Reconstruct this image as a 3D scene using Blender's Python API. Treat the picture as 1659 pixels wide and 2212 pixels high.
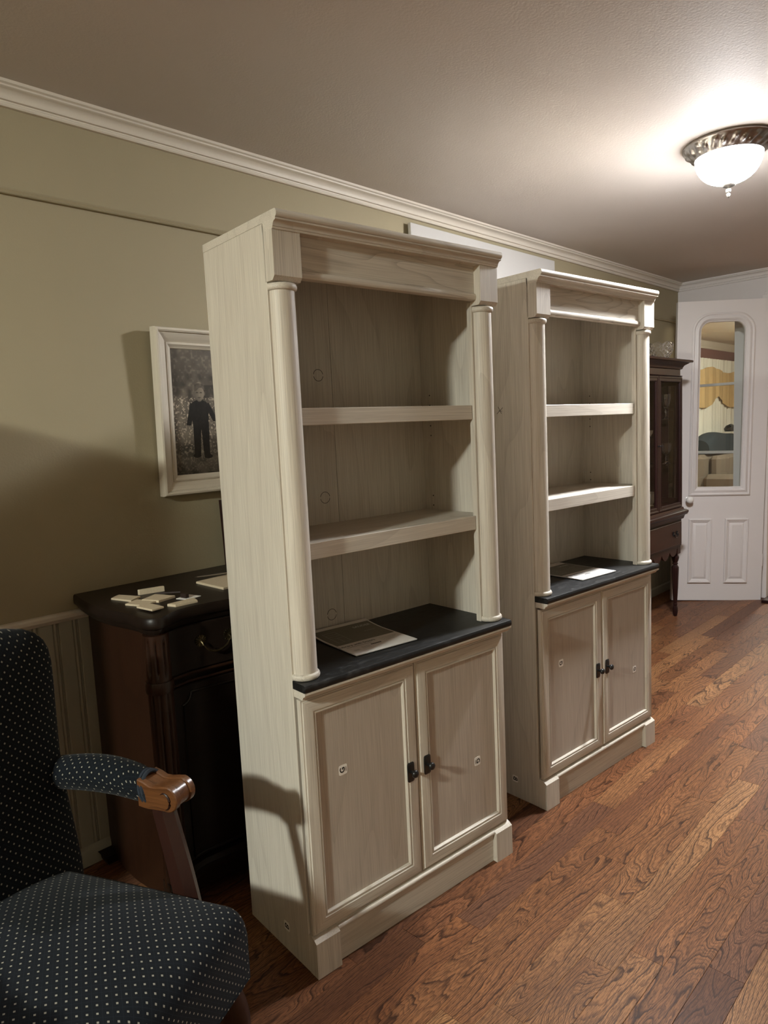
import bpy, bmesh, math, random
import numpy as np
from mathutils import Matrix, Vector

# ------------------------------------------------------------------ clear
for o in list(bpy.data.objects):
    bpy.data.objects.remove(o)
random.seed(7)
PI = math.pi
scene = bpy.context.scene
COL = scene.collection

# ------------------------------------------------------------------ camera
YAW, PITCH, ROLL = -0.79381, -0.114619, -0.047726
cam_data = bpy.data.cameras.new('camera')
cam = bpy.data.objects.new('camera', cam_data)
COL.objects.link(cam)
cam.matrix_world = (Matrix.Translation((-1.0026, -1.5833, 1.3355))
                    @ Matrix.Rotation(YAW, 4, 'Z') @ Matrix.Rotation(PI / 2 + PITCH, 4, 'X')
                    @ Matrix.Rotation(ROLL, 4, 'Z'))
cam_data.sensor_fit = 'HORIZONTAL'
cam_data.sensor_width = 36.0
cam_data.lens = 36.0 * 1503.09 / 1659.0
cam_data.clip_start = 0.02
cam_data.clip_end = 100
scene.camera = cam

# ------------------------------------------------------------------ world, exposure
world = bpy.data.worlds.new('world')
scene.world = world
world.use_nodes = True
world.node_tree.nodes['Background'].inputs[0].default_value = (0.02, 0.02, 0.025, 1)
world.node_tree.nodes['Background'].inputs[1].default_value = 1.0
vs = scene.view_settings
vs.view_transform = 'Standard'
vs.look = 'None'
vs.exposure = 4.62
vs.gamma = 1.0
vs.use_curve_mapping = False

# the ceiling lamps of the house: x, y, colour, emission strength, (glow at the bowl rim, fall-off towards it)
CEIL = 2.357
LAMP_VISIBLE = (1.93, -0.62, (0.985, 1.0, 1.03), 64.0, (0.006, 3.6))
LAMP_NEAR = (-3.10, -0.82, (0.97, 1.02, 0.93), 105.0, (0.025, 2.0))
FILL_PARLOUR = (7.6, 0.2, (1.0, 0.95, 0.84), 26.0, (0.45, 2.0))  # unseen lamp, added to light the room beyond the end wall
LAMP_HALL = (5.6, -0.7, (1.0, 0.86, 0.62), 10.0, (0.025, 2.0))

# ================================================================== helpers
class NT:
    """small shader graph builder"""
    def __init__(self, name):
        self.m = bpy.data.materials.new(name)
        self.m.use_nodes = True
        self.t = self.m.node_tree
        self.t.nodes.clear()
        self.out = self.t.nodes.new('ShaderNodeOutputMaterial')
    def n(self, typ, ins=None, **props):
        nd = self.t.nodes.new('ShaderNode' + typ)
        for k, v in props.items():
            setattr(nd, k, v)
        for k, v in (ins or {}).items():
            s = nd.inputs[k]
            if hasattr(v, 'is_linked') or isinstance(v, bpy.types.NodeSocket):
                self.t.links.new(v, s)
            else:
                s.default_value = v
        return nd
    def math(self, op, a, b=0.0, c=None):
        nd = self.t.nodes.new('ShaderNodeMath')
        nd.operation = op
        for i, v in enumerate((a, b) if c is None else (a, b, c)):
            if isinstance(v, bpy.types.NodeSocket):
                self.t.links.new(v, nd.inputs[i])
            else:
                nd.inputs[i].default_value = v
        return nd.outputs[0]
    def mix(self, fac, a, b, blend='MIX'):
        nd = self.t.nodes.new('ShaderNodeMix')
        nd.data_type = 'RGBA'
        nd.blend_type = blend
        for i, v in ((0, fac), (6, a), (7, b)):
            if isinstance(v, bpy.types.NodeSocket):
                self.t.links.new(v, nd.inputs[i])
            else:
                nd.inputs[i].default_value = v if i == 0 else (tuple(v) + (1,) if len(v) == 3 else v)
        return nd.outputs[2]
    def ramp(self, fac, stops):
        nd = self.t.nodes.new('ShaderNodeValToRGB')
        self.t.links.new(fac, nd.inputs[0])
        el = nd.color_ramp.elements
        while len(el) < len(stops):
            el.new(0.5)
        for e, (p, c) in zip(el, stops):
            e.position = p
            e.color = tuple(c) + (1,) if len(c) == 3 else c
        return nd.outputs[0]
    def bsdf(self, **kw):
        b = self.t.nodes.new('ShaderNodeBsdfPrincipled')
        for k, v in kw.items():
            s = b.inputs[k.replace('_', ' ')]
            if isinstance(v, bpy.types.NodeSocket):
                self.t.links.new(v, s)
            elif isinstance(v, tuple) and len(v) == 3 and s.type == 'RGBA':
                s.default_value = v + (1,)
            else:
                s.default_value = v
        return b
    def finish(self, shader):
        self.t.links.new(shader.outputs[0] if hasattr(shader, 'outputs') else shader, self.out.inputs[0])
        return self.m
    def bump(self, h, strength=0.3, dist=0.002):
        return self.n('Bump', {'Height': h, 'Strength': strength, 'Distance': dist}).outputs[0]
    def objco(self, rnd=37.0):
        co = self.n('TexCoord').outputs['Object']
        if rnd:
            r = self.n('ObjectInfo').outputs['Random']
            k = self.math('MULTIPLY', r, rnd)
            v = self.n('CombineXYZ', {'X': k, 'Y': self.math('MULTIPLY', k, 1.7), 'Z': self.math('MULTIPLY', k, 0.6)}).outputs[0]
            co = self.n('VectorMath', {0: co, 1: v}, operation='ADD').outputs[0]
        return co
    def scale(self, co, s):
        return self.n('VectorMath', {0: co, 1: s}, operation='MULTIPLY').outputs[0]
    def noise(self, co, scale=1.0, detail=2.0, rough=0.5, dist=0.0):
        return self.n('TexNoise', {'Vector': co, 'Scale': scale, 'Detail': detail, 'Roughness': rough, 'Distortion': dist}).outputs[0]

def plain(name, col, rough=0.5, metal=0.0, nscale=0.0, namt=0.08, bump=0.0, spec=0.5):
    t = NT(name)
    c = col
    kw = {}
    if nscale:
        co = t.objco(0)
        n = t.noise(co, nscale, 3.0)
        c = t.mix(n, tuple(x * (1 - namt) for x in col), tuple(min(1, x * (1 + namt)) for x in col))
        if bump:
            kw['Normal'] = t.bump(n, bump, 0.003)
    return t.finish(t.bsdf(Base_Color=c, Roughness=rough, Metallic=metal, Specular_IOR_Level=spec, **kw))

def wood(name, axis, light, dark, vein=0.5, fine=0.5, rough=0.45, long=1.3, cross=7.0, rings=7.0, finecross=420.0, finelong=6.0, bump=0.15, spec=0.5, coat=0.0, rnd=37.0):
    """grain runs along axis (0,1,2); contour lines of a stretched noise give the cathedral figure"""
    t = NT(name)
    co = t.objco(rnd)
    s1 = [cross] * 3
    s1[axis] = long
    s2 = [finecross] * 3
    s2[axis] = finelong
    n1 = t.noise(t.scale(co, tuple(s1)), 1.0, 1.0, 0.35)
    ring = t.math('FRACT', t.math('MULTIPLY', n1, rings))
    ringm = t.n('MapRange', {'Value': ring, 'From Min': 0.0, 'From Max': 0.55, 'To Min': 1.0, 'To Max': 0.0}).outputs[0]
    ringm = t.math('POWER', ringm, 2.2)
    n2 = t.noise(t.scale(co, tuple(s2)), 1.0, 2.0, 0.6)
    finem = t.n('MapRange', {'Value': n2, 'From Min': 0.35, 'From Max': 0.68, 'To Min': 0.0, 'To Max': 1.0}).outputs[0]
    f = t.math('ADD', t.math('MULTIPLY', ringm, vein), t.math('MULTIPLY', finem, fine))
    f = t.math('MINIMUM', f, 1.0)
    c = t.mix(f, light, dark)
    nb = t.noise(t.scale(co, tuple(x * 0.35 for x in s1)), 1.0, 1.0)
    c = t.mix(t.math('MULTIPLY', nb, 0.35), c, tuple(x * 0.8 for x in light), 'MIX')
    return t.finish(t.bsdf(Base_Color=c, Roughness=rough, Specular_IOR_Level=spec, Coat_Weight=coat, Coat_Roughness=0.25,
                           Normal=t.bump(f, bump, -0.0006)))

def floor_mat():
    t = NT('oak_floor')
    co0 = t.n('TexCoord').outputs['Object']
    r = t.n('ObjectInfo').outputs['Random']
    at = t.n('Attribute', attribute_name='seed', attribute_type='GEOMETRY').outputs['Fac']
    r = t.math('FRACT', t.math('ADD', r, at))
    k = t.math('MULTIPLY', r, 91.0)
    off = t.n('CombineXYZ', {'X': k, 'Y': t.math('MULTIPLY', k, 2.3), 'Z': t.math('MULTIPLY', k, 0.7)}).outputs[0]
    co = t.n('VectorMath', {0: co0, 1: off}, operation='ADD').outputs[0]
    r2 = t.math('FRACT', t.math('MULTIPLY', r, 13.7))
    r3 = t.math('FRACT', t.math('MULTIPLY', r, 57.3))
    n1 = t.noise(t.scale(co, (1.8, 8.5, 8.5)), 1.0, 1.8, 0.45, 0.30)
    y = t.n('SeparateXYZ', {0: co0}).outputs[1]
    kring = t.n('MapRange', {'Value': r2, 'To Min': 8.0, 'To Max': 30.0}).outputs[0]
    ky = t.n('MapRange', {'Value': r3, 'To Min': -20.0, 'To Max': 80.0}).outputs[0]
    val = t.math('ADD', t.math('MULTIPLY', n1, kring), t.math('MULTIPLY', y, ky))
    wob = t.noise(t.scale(co, (22.0, 70.0, 70.0)), 1.0, 2.0, 0.6)
    val = t.math('ADD', val, t.math('MULTIPLY', wob, 0.55))
    fr = t.math('FRACT', val)
    line = t.n('MapRange', {'Value': fr, 'From Min': 0.0, 'From Max': 0.42, 'To Min': 1.0, 'To Max': 0.0}).outputs[0]
    line = t.math('POWER', line, 1.8)
    edge = t.n('MapRange', {'Value': fr, 'From Min': 0.93, 'From Max': 1.0, 'To Min': 0.0, 'To Max': 1.0}).outputs[0]
    line = t.math('MAXIMUM', line, edge)
    fr2 = t.math('FRACT', t.math('MULTIPLY', val, 3.0))
    line2 = t.n('MapRange', {'Value': fr2, 'From Min': 0.0, 'From Max': 0.5, 'To Min': 1.0, 'To Max': 0.0}).outputs[0]
    pores = t.noise(t.scale(co, (40.0, 820.0, 820.0)), 1.0, 2.0, 0.7)
    porem = t.n('MapRange', {'Value': pores, 'From Min': 0.47, 'From Max': 0.60, 'To Min': 0.0, 'To Max': 1.0}).outputs[0]
    brk = t.noise(t.scale(co, (5.0, 26.0, 26.0)), 1.0, 2.0)
    line = t.math('MULTIPLY', line, t.n('MapRange', {'Value': brk, 'From Min': 0.3, 'From Max': 0.6, 'To Min': 0.45, 'To Max': 1.0}).outputs[0])
    base = t.ramp(t.math('FRACT', t.math('MULTIPLY', r, 31.7)), [(0.0, (0.150, 0.066, 0.034)), (0.3, (0.290, 0.128, 0.052)), (0.55, (0.40, 0.205, 0.088)), (0.8, (0.28, 0.116, 0.047)), (1.0, (0.180, 0.086, 0.050))])
    blot = t.noise(t.scale(co, (1.4, 6.0, 6.0)), 1.0, 2.0)
    base = t.mix(t.n('MapRange', {'Value': blot, 'From Min': 0.35, 'From Max': 0.7, 'To Min': 0.0, 'To Max': 0.55}).outputs[0], base, (0.110, 0.042, 0.021))
    c = t.mix(t.math('MULTIPLY', line2, 0.72), base, (0.060, 0.024, 0.012))
    c = t.mix(t.math('MULTIPLY', line, 0.92), c, (0.018, 0.008, 0.005))
    c = t.mix(t.math('MULTIPLY', porem, 0.74), c, (0.036, 0.015, 0.008))
    h = t.math('ADD', t.math('MULTIPLY', line, 0.6), t.math('MULTIPLY', porem, 0.6))
    return t.finish(t.bsdf(Base_Color=c, Roughness=0.36, Specular_IOR_Level=0.14, Normal=t.bump(h, 0.25, -0.0006)))

def fabric_mat():
    t = NT('navy_dotted_fabric')
    uv = t.n('UVMap', uv_map='UVMap').outputs[0]
    s = t.scale(uv, (1 / 0.0165, 1 / 0.0165, 1))
    sp = t.n('SeparateXYZ', {0: s})
    # diamond lattice: rotate 45 degrees
    a = t.math('ADD', sp.outputs[0], sp.outputs[1])
    b = t.math('SUBTRACT', sp.outputs[0], sp.outputs[1])
    a = t.math('MULTIPLY', a, 0.84)
    b = t.math('MULTIPLY', b, 0.84)
    fa = t.math('ABSOLUTE', t.math('SUBTRACT', t.math('FRACT', a), 0.5))
    fb = t.math('ABSOLUTE', t.math('SUBTRACT', t.math('FRACT', b), 0.5))
    dot = t.math('MAXIMUM', fa, fb)
    dotm = t.math('LESS_THAN', dot, 0.115)
    lat = t.math('GREATER_THAN', dot, 0.465)
    weave = t.noise(t.scale(uv, (900, 900, 1)), 1.0, 2.0, 0.6)
    base = t.mix(weave, (0.0018, 0.0028, 0.0044), (0.0048, 0.0068, 0.0096))
    base = t.mix(t.math('MULTIPLY', lat, 0.6), base, (0.009, 0.013, 0.018))
    c = t.mix(dotm, base, (0.25, 0.235, 0.19))
    h = t.math('ADD', t.math('MULTIPLY', dotm, 1.0), t.math('MULTIPLY', weave, 0.4))
    return t.finish(t.bsdf(Base_Color=c, Roughness=0.9, Specular_IOR_Level=0.15, Sheen_Weight=0.04, Sheen_Roughness=0.5, Normal=t.bump(h, 0.3, 0.0008)))

def pane_mat(name, tint=(0.96, 0.98, 0.97), refl=1.0):
    """thin window glass: clear with a mirror-like film of reflection"""
    t = NT(name)
    fc = t.n('LayerWeight', {'Blend': 0.5}).outputs['Facing']
    fres = t.math('ADD', 0.03, t.math('MULTIPLY', t.math('POWER', fc, 4.0), 0.6))
    tr = t.n('BsdfTransparent', {'Color': tint + (1,)})
    gl = t.n('BsdfGlossy', {'Color': (1, 1, 1, 1), 'Roughness': 0.02})
    f = t.math('MULTIPLY', fres, refl)
    return t.finish(t.n('MixShader', {0: f, 1: tr.outputs[0], 2: gl.outputs[0]}))

def crystal_mat(name, rough=0.0, col=(1, 1, 1)):
    t = NT(name)
    return t.finish(t.bsdf(Base_Color=col, Roughness=rough, Transmission_Weight=1.0, IOR=1.5))

def emit_mat(name, col, strength, rim=0.025, pw=2.0):
    # rim glow dimmed in the emission to hold back light on the ceiling
    t = NT(name)
    z = t.n('SeparateXYZ', {0: t.n('TexCoord').outputs['Object']}).outputs[2]
    f = t.n('MapRange', {'Value': z, 'From Min': -0.046, 'From Max': -0.146, 'To Min': 0.0, 'To Max': 1.0}).outputs[0]
    f = t.math('ADD', t.math('MULTIPLY', t.math('POWER', f, pw), 1 - rim), rim)
    return t.finish(t.n('Emission', {'Color': tuple(col) + (1,), 'Strength': t.math('MULTIPLY', f, strength)}))

def vcol_mat(name, rough=0.35):
    t = NT(name)
    c = t.n('Attribute', attribute_name='print', attribute_type='GEOMETRY').outputs['Color']
    return t.finish(t.bsdf(Base_Color=c, Roughness=rough, Specular_IOR_Level=0.4))

M = {}
def paint_wall(name, col, bump=0.25, namt=0.05, scale=160.0, rough=0.7):
    t = NT(name)
    co = t.objco(0)
    n = t.noise(co, scale, 2.0, 0.6)
    big = t.noise(co, 1.3, 2.0)
    c = t.mix(big, tuple(x * (1 - namt) for x in col), tuple(x * (1 + namt) for x in col))
    return t.finish(t.bsdf(Base_Color=c, Roughness=rough, Specular_IOR_Level=0.3, Normal=t.bump(n, bump, 0.0015)))

M['green'] = paint_wall('olive_green_wall_paint', (0.345, 0.292, 0.186))
M['ceiling'] = paint_wall('ceiling_paint', (0.56, 0.505, 0.455), 0.5, 0.03, 120.0)
M['white'] = paint_wall('white_gloss_paint', (0.66, 0.615, 0.585), 0.1, 0.03, 60.0, 0.38)
M['cream'] = paint_wall('cream_trim_paint', (0.64, 0.58, 0.49), 0.1, 0.04, 60.0, 0.45)
M['wains'] = paint_wall('wainscot_paint', (0.36, 0.34, 0.27), 0.1, 0.05, 60.0, 0.5)
M['endwall'] = paint_wall('white_end_wall_paint', (0.64, 0.60, 0.58), 0.2, 0.03)
M['parlour'] = paint_wall('parlour_wall_paint', (0.62, 0.50, 0.34), 0.1, 0.03)
M['burgundy'] = paint_wall('burgundy_border', (0.23, 0.11, 0.095), 0.1, 0.12, 30.0)
WL, WD = (0.66, 0.605, 0.515), (0.34, 0.29, 0.235)
M['oakV'] = wood('whitewashed_oak_upright', 2, WL, WD, 0.24, 0.52, rough=0.5, long=0.9, cross=6.0)
M['oakP'] = wood('whitewashed_oak_panel', 2, (0.545, 0.480, 0.405), (0.270, 0.222, 0.178), 0.18, 0.5, rough=0.5, long=0.9, cross=6.0)
M['oakH'] = wood('whitewashed_oak_lengthwise', 0, WL, WD, 0.26, 0.52, rough=0.5, long=0.9, cross=7.0)
M['oakY'] = wood('whitewashed_oak_depthwise', 1, WL, WD, 0.22, 0.42, rough=0.5, long=0.9, cross=7.0)
M['oakHd'] = wood('whitewashed_oak_figured', 0, WL, (0.27, 0.225, 0.175), 0.50, 0.38, rough=0.5, long=2.2, cross=17.0, rings=9.0)
M['floor'] = floor_mat()
M['fabric'] = fabric_mat()
M['mahog'] = wood('dark_red_mahogany', 2, (0.024, 0.0075, 0.0062), (0.009, 0.0036, 0.0032), 0.35, 0.4, rough=0.40, spec=0.28, coat=0.0)
M['mahogH'] = wood('dark_red_mahogany_lengthwise', 0, (0.034, 0.0100, 0.0068), (0.014, 0.0045, 0.0038), 0.35, 0.4, rough=0.40, spec=0.28, coat=0.0)
M['walnut'] = wood('dark_brown_veneer', 0, (0.013, 0.0075, 0.005), (0.006, 0.0035, 0.0024), 0.35, 0.4, rough=0.40, spec=0.28, coat=0.0)
M['walnutV'] = wood('dark_brown_veneer_upright', 2, (0.014, 0.007, 0.0045), (0.007, 0.0035, 0.0022), 0.3, 0.4, rough=0.40, spec=0.28, coat=0.0)
M['walnutR'] = wood('reddish_brown_veneer', 2, (0.026, 0.0095, 0.0042), (0.010, 0.004, 0.002), 0.3, 0.4, rough=0.40, spec=0.28, coat=0.0)
M['chairwood'] = wood('worn_chair_wood', 1, (0.13, 0.050, 0.016), (0.030, 0.010, 0.004), 0.45, 0.45, rough=0.28, coat=0.3, long=5, cross=22)
M['chairdark'] = wood('dark_chair_wood', 2, (0.026, 0.0085, 0.0055), (0.010, 0.004, 0.0025), 0.35, 0.4, rough=0.40, spec=0.28, coat=0.0)
M['brass'] = plain('antique_brass', (0.11, 0.085, 0.045), 0.45, 1.0, 80.0, 0.3)
M['blackmetal'] = plain('black_metal', (0.010, 0.010, 0.010), 0.30)
M['steel'] = plain('steel', (0.62, 0.62, 0.62), 0.25, 1.0)
M['pewter'] = plain('antique_silver', (0.34, 0.31, 0.28), 0.30, 1.0, 60.0, 0.35)
M['pane'] = pane_mat('window_glass')
M['cabpane'] = pane_mat('cabinet_glass', (0.86, 0.86, 0.86), 0.10)
M['sidepane'] = pane_mat('smoky_side_glass', (0.42, 0.38, 0.38), 0.10)
M['crystal'] = crystal_mat('cut_crystal')
M['glassware'] = crystal_mat('glassware', 0.02)
M['china'] = plain('cream_china', (0.62, 0.58, 0.46), 0.2)
M['porcelain'] = plain('white_porcelain', (0.74, 0.71, 0.66), 0.18)
M['paper'] = plain('white_paper', (0.80, 0.77, 0.73), 0.55, 0.0, 40.0, 0.03)
M['ink'] = plain('black_ink', (0.012, 0.012, 0.012), 0.6)
M['coverdark'] = plain('olive_cover_print', (0.20, 0.19, 0.15), 0.55, 0.0, 30.0, 0.08)
M['printlight'] = plain('pale_print', (0.62, 0.60, 0.55), 0.55)
M['sticker'] = plain('white_sticker', (0.88, 0.84, 0.78), 0.5)
M['boardwhite'] = paint_wall('white_board_paint', (0.52, 0.50, 0.47), 0.1, 0.02, 60.0, 0.5)
M['chip'] = plain('raw_particle_board', (0.56, 0.46, 0.32), 0.8, 0.0, 350.0, 0.18, 0.3)
M['gimp'] = plain('blue_braid', (0.010, 0.016, 0.026), 0.85, 0.0, 900.0, 0.5, 0.5)
M['greyplastic'] = plain('grey_plastic', (0.17, 0.20, 0.23), 0.4)
M['brownplastic'] = plain('dark_brown_strip', (0.020, 0.009, 0.006), 0.5)
M['photo'] = vcol_mat('sepia_photo_print')
M['finial'] = plain('aged_cream_metal', (0.10, 0.090, 0.075), 0.5, 0.6)
M['dark'] = plain('dark_gap', (0.010, 0.009, 0.008), 0.8)
M['hole'] = plain('hole_shade_and_mark', (0.03, 0.025, 0.02), 0.9)  # painted shade inside the peg holes; also colours the pencil mark

def desk_mat():
    t = NT('slate_black_laminate')
    co = t.objco(11.0)
    n = t.noise(t.scale(co, (26, 70, 30)), 1.0, 4.0, 0.65, 0.6)
    m = t.n('MapRange', {'Value': n, 'From Min': 0.52, 'From Max': 0.78, 'To Min': 0.0, 'To Max': 1.0}).outputs[0]
    c = t.mix(m, (0.010, 0.010, 0.0095), (0.040, 0.039, 0.038))
    return t.finish(t.bsdf(Base_Color=c, Roughness=t.math('ADD', 0.42, t.math('MULTIPLY', m, 0.2)), Specular_IOR_Level=0.35))
M['desk'] = desk_mat()

def curtain_mat(name, col):
    t = NT(name)
    co = t.objco(0)
    n = t.noise(t.scale(co, (30, 30, 3)), 1.0, 2.0)
    c = t.mix(n, tuple(x * 0.9 for x in col), tuple(min(1, x * 1.08) for x in col))
    return t.finish(t.bsdf(Base_Color=c, Roughness=0.9))
M['lace'] = curtain_mat('sheer_white_curtain', (0.72, 0.69, 0.60))
M['valance'] = curtain_mat('gold_valance', (0.60, 0.42, 0.20))
M['sofa'] = curtain_mat('taupe_sofa', (0.16, 0.125, 0.092))
M['quilt'] = curtain_mat('dark_blue_quilt', (0.020, 0.030, 0.038))

# ------------------------------------------------------------------ mesh builder
class MB:
    def __init__(self):
        self.v, self.f, self.mi, self.uv = [], [], [], None
    def add(self, vs, fs, mi=0):
        b = len(self.v)
        self.v += [tuple(p) for p in vs]
        for f in fs:
            self.f.append(tuple(b + i for i in f))
            self.mi.append(mi)
        return self
    def box(self, x0, x1, y0, y1, z0, z1, b=0.0012, mi=0):
        lo, hi = (min(x0, x1), min(y0, y1), min(z0, z1)), (max(x0, x1), max(y0, y1), max(z0, z1))
        b = min(b, *(0.3 * (h - l) for l, h in zip(lo, hi)))
        if b <= 0:
            vs = [(x, y, z) for x in (lo[0], hi[0]) for y in (lo[1], hi[1]) for z in (lo[2], hi[2])]
            fs = [(0, 1, 3, 2), (4, 6, 7, 5), (0, 4, 5, 1), (2, 3, 7, 6), (0, 2, 6, 4), (1, 5, 7, 3)]
            return self.add(vs, fs, mi)
        vs, idx = [], {}
        for sx in (0, 1):
            for sy in (0, 1):
                for sz in (0, 1):
                    s = (sx, sy, sz)
                    for ax in range(3):
                        p = []
                        for k in range(3):
                            e = hi[k] if s[k] else lo[k]
                            if k != ax:
                                e += -b if s[k] else b
                            p.append(e)
                        idx[(s, ax)] = len(vs)
                        vs.append(p)
        fs = []
        for ax in range(3):
            o = [k for k in range(3) if k != ax]
            for side in (0, 1):
                q = []
                for c in ((0, 0), (1, 0), (1, 1), (0, 1)):
                    s = [0, 0, 0]
                    s[ax] = side
                    s[o[0]], s[o[1]] = c
                    q.append(idx[(tuple(s), ax)])
                fs.append(q)
        for ax in range(3):
            o = [k for k in range(3) if k != ax]
            for c in ((0, 0), (1, 0), (1, 1), (0, 1)):
                s0, s1 = [0, 0, 0], [0, 0, 0]
                s0[ax], s1[ax] = 0, 1
                for s in (s0, s1):
                    s[o[0]], s[o[1]] = c
                s0, s1 = tuple(s0), tuple(s1)
                fs.append([idx[(s0, o[0])], idx[(s1, o[0])], idx[(s1, o[1])], idx[(s0, o[1])]])
        for sx in (0, 1):
            for sy in (0, 1):
                for sz in (0, 1):
                    s = (sx, sy, sz)
                    fs.append([idx[(s, 0)], idx[(s, 1)], idx[(s, 2)]])
        return self.add(vs, fs, mi)
    def prism(self, prof, fn, a0, a1, mi=0):
        """prof: closed 2D outline; fn(p, q, a) -> xyz"""
        n = len(prof)
        vs = [fn(p, q, a0) for p, q in prof] + [fn(p, q, a1) for p, q in prof]
        fs = [(i, (i + 1) % n, n + (i + 1) % n, n + i) for i in range(n)]
        fs += [tuple(range(n)), tuple(range(n, 2 * n))]
        return self.add(vs, fs, mi)
    def lathe(self, prof, n=24, c=(0, 0, 0), mi=0, mod=None, a0=0.0, a1=2 * PI):
        closed = abs(a1 - a0 - 2 * PI) < 1e-6
        m = n if closed else n + 1
        vs = []
        for r, z in prof:
            for k in range(m):
                a = a0 + (a1 - a0) * k / n
                rr, zz = mod(r, z, a) if mod else (r, z)
                vs.append((c[0] + rr * math.cos(a), c[1] + rr * math.sin(a), c[2] + zz))
        fs = []
        for i in range(len(prof) - 1):
            for k in range(n):
                k2 = (k + 1) % m
                fs.append((i * m + k, i * m + k2, (i + 1) * m + k2, (i + 1) * m + k))
        if closed:
            if prof[0][0] > 1e-6:
                fs.append(tuple(range(m)))
            if prof[-1][0] > 1e-6:
                fs.append(tuple((len(prof) - 1) * m + k for k in range(m)))
        return self.add(vs, fs, mi)
    def tube(self, pts, rad, n=8, mi=0, cap=True, flat=1.0, up=(0, 0, 1)):
        pts = [Vector(p) for p in pts]
        vs = []
        up = Vector(up)
        for i, p in enumerate(pts):
            d = (pts[min(i + 1, len(pts) - 1)] - pts[max(i - 1, 0)]).normalized()
            s = d.cross(up)
            if s.length < 1e-3:
                s = d.cross(Vector((1, 0.01, 0)))
            s.normalize()
            w = s.cross(d).normalized()
            r = rad[i] if isinstance(rad, (list, tuple)) else rad
            for k in range(n):
                a = 2 * PI * k / n
                vs.append(p + s * (r * math.cos(a)) + w * (r * flat * math.sin(a)))
        fs = []
        for i in range(len(pts) - 1):
            for k in range(n):
                k2 = (k + 1) % n
                fs.append((i * n + k, i * n + k2, (i + 1) * n + k2, (i + 1) * n + k))
        if cap:
            fs += [tuple(range(n)), tuple((len(pts) - 1) * n + k for k in range(n))]
        return self.add(vs, fs, mi)
    def sweep(self, rings, closed_ring=True, cap=True, mi=0):
        """rings: list of equal length vertex loops"""
        n = len(rings[0])
        vs = [p for r in rings for p in r]
        fs = []
        for i in range(len(rings) - 1):
            for k in range(n if closed_ring else n - 1):
                k2 = (k + 1) % n
                fs.append((i * n + k, i * n + k2, (i + 1) * n + k2, (i + 1) * n + k))
        if cap:
            fs += [tuple(range(n)), tuple((len(rings) - 1) * n + k for k in range(n))]
        return self.add(vs, fs, mi)
    def frame(self, path, prof, fn, mi=0):
        """moulding mitred round a closed path; path(inset) -> [(u,v)], prof = [(inset, height)], fn(u,v,h) -> xyz"""
        rings = [[fn(u, v, h) for u, v in path(i)] for i, h in prof]
        n, m = len(rings[0]), len(rings)
        vs = [p for r in rings for p in r]
        fs = []
        for i in range(m):
            j = (i + 1) % m
            for k in range(n):
                k2 = (k + 1) % n
                fs.append((i * n + k, i * n + k2, j * n + k2, j * n + k))
        return self.add(vs, fs, mi)
    def text(self, s, size, fn, mi=0, h=0.0004, bold=0.0, align='CENTER'):
        """flat printed lettering; fn(u, v, h) -> xyz"""
        cu = bpy.data.curves.new('t', 'FONT')
        cu.body = s
        cu.size = size
        cu.align_x = align
        cu.align_y = 'CENTER'
        cu.offset = bold
        cu.resolution_u = 3
        ob = bpy.data.objects.new('t', cu)
        COL.objects.link(ob)
        bpy.context.view_layer.update()
        me = bpy.data.meshes.new_from_object(ob.evaluated_get(bpy.context.evaluated_depsgraph_get()))
        vs = [fn(v.co.x, v.co.y, h) for v in me.vertices]
        fs = [tuple(p.vertices) for p in me.polygons]
        bpy.data.objects.remove(ob)
        bpy.data.curves.remove(cu)
        bpy.data.meshes.remove(me)
        return self.add(vs, fs, mi)
    def mesh(self, name, mats, smooth=35.0, recalc=True):
        me = bpy.data.meshes.new(name)
        me.from_pydata(self.v, [], self.f)
        for m in (mats if isinstance(mats, (list, tuple)) else [mats]):
            me.materials.append(M[m] if isinstance(m, str) else m)
        for p, i in zip(me.polygons, self.mi):
            p.material_index = i
        if self.uv is not None:
            lay = me.uv_layers.new(name='UVMap')
            for lp in me.loops:
                lay.data[lp.index].uv = self.uv[lp.vertex_index]
        bm = bmesh.new()
        bm.from_mesh(me)
        if recalc:
            bmesh.ops.recalc_face_normals(bm, faces=bm.faces)
        if smooth:
            lim = math.radians(smooth)
            for f in bm.faces:
                f.smooth = True
            for e in bm.edges:
                e.smooth = len(e.link_faces) == 2 and e.calc_face_angle(0) < lim
        bm.to_mesh(me)
        bm.free()
        return me
    def build(self, name, mats, parent=None, smooth=35.0, recalc=True):
        o = bpy.data.objects.new(name, self.mesh(name, mats, smooth, recalc))
        COL.objects.link(o)
        if parent is not None:
            o.parent = parent
        return o

def rect_path(u0, u1, v0, v1):
    return lambda i: [(u0 + i, v0 + i), (u1 - i, v0 + i), (u1 - i, v1 - i), (u0 + i, v1 - i)]

def arch_path(u0, u1, v0, v1, r, n=8):
    """rectangle with rounded upper corners"""
    def f(i):
        rr = max(r - i, 1e-4)
        a, b, c, d = u0 + i, u1 - i, v0 + i, v1 - i
        pts = [(a, c), (b, c)]
        for k in range(n + 1):
            t = PI / 2 * k / n
            pts.append((b - rr + rr * math.cos(t), d - rr + rr * math.sin(t)))
        for k in range(n + 1):
            t = PI / 2 + PI / 2 * k / n
            pts.append((a + rr + rr * math.cos(t), d - rr + rr * math.sin(t)))
        return pts
    return f

def empty(name, loc=(0, 0, 0), rz=0.0, parent=None):
    o = bpy.data.objects.new(name, None)
    COL.objects.link(o)
    o.location = loc
    o.rotation_euler = (0, 0, rz)
    o.empty_display_size = 0.1
    o.parent = parent
    return o

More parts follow.
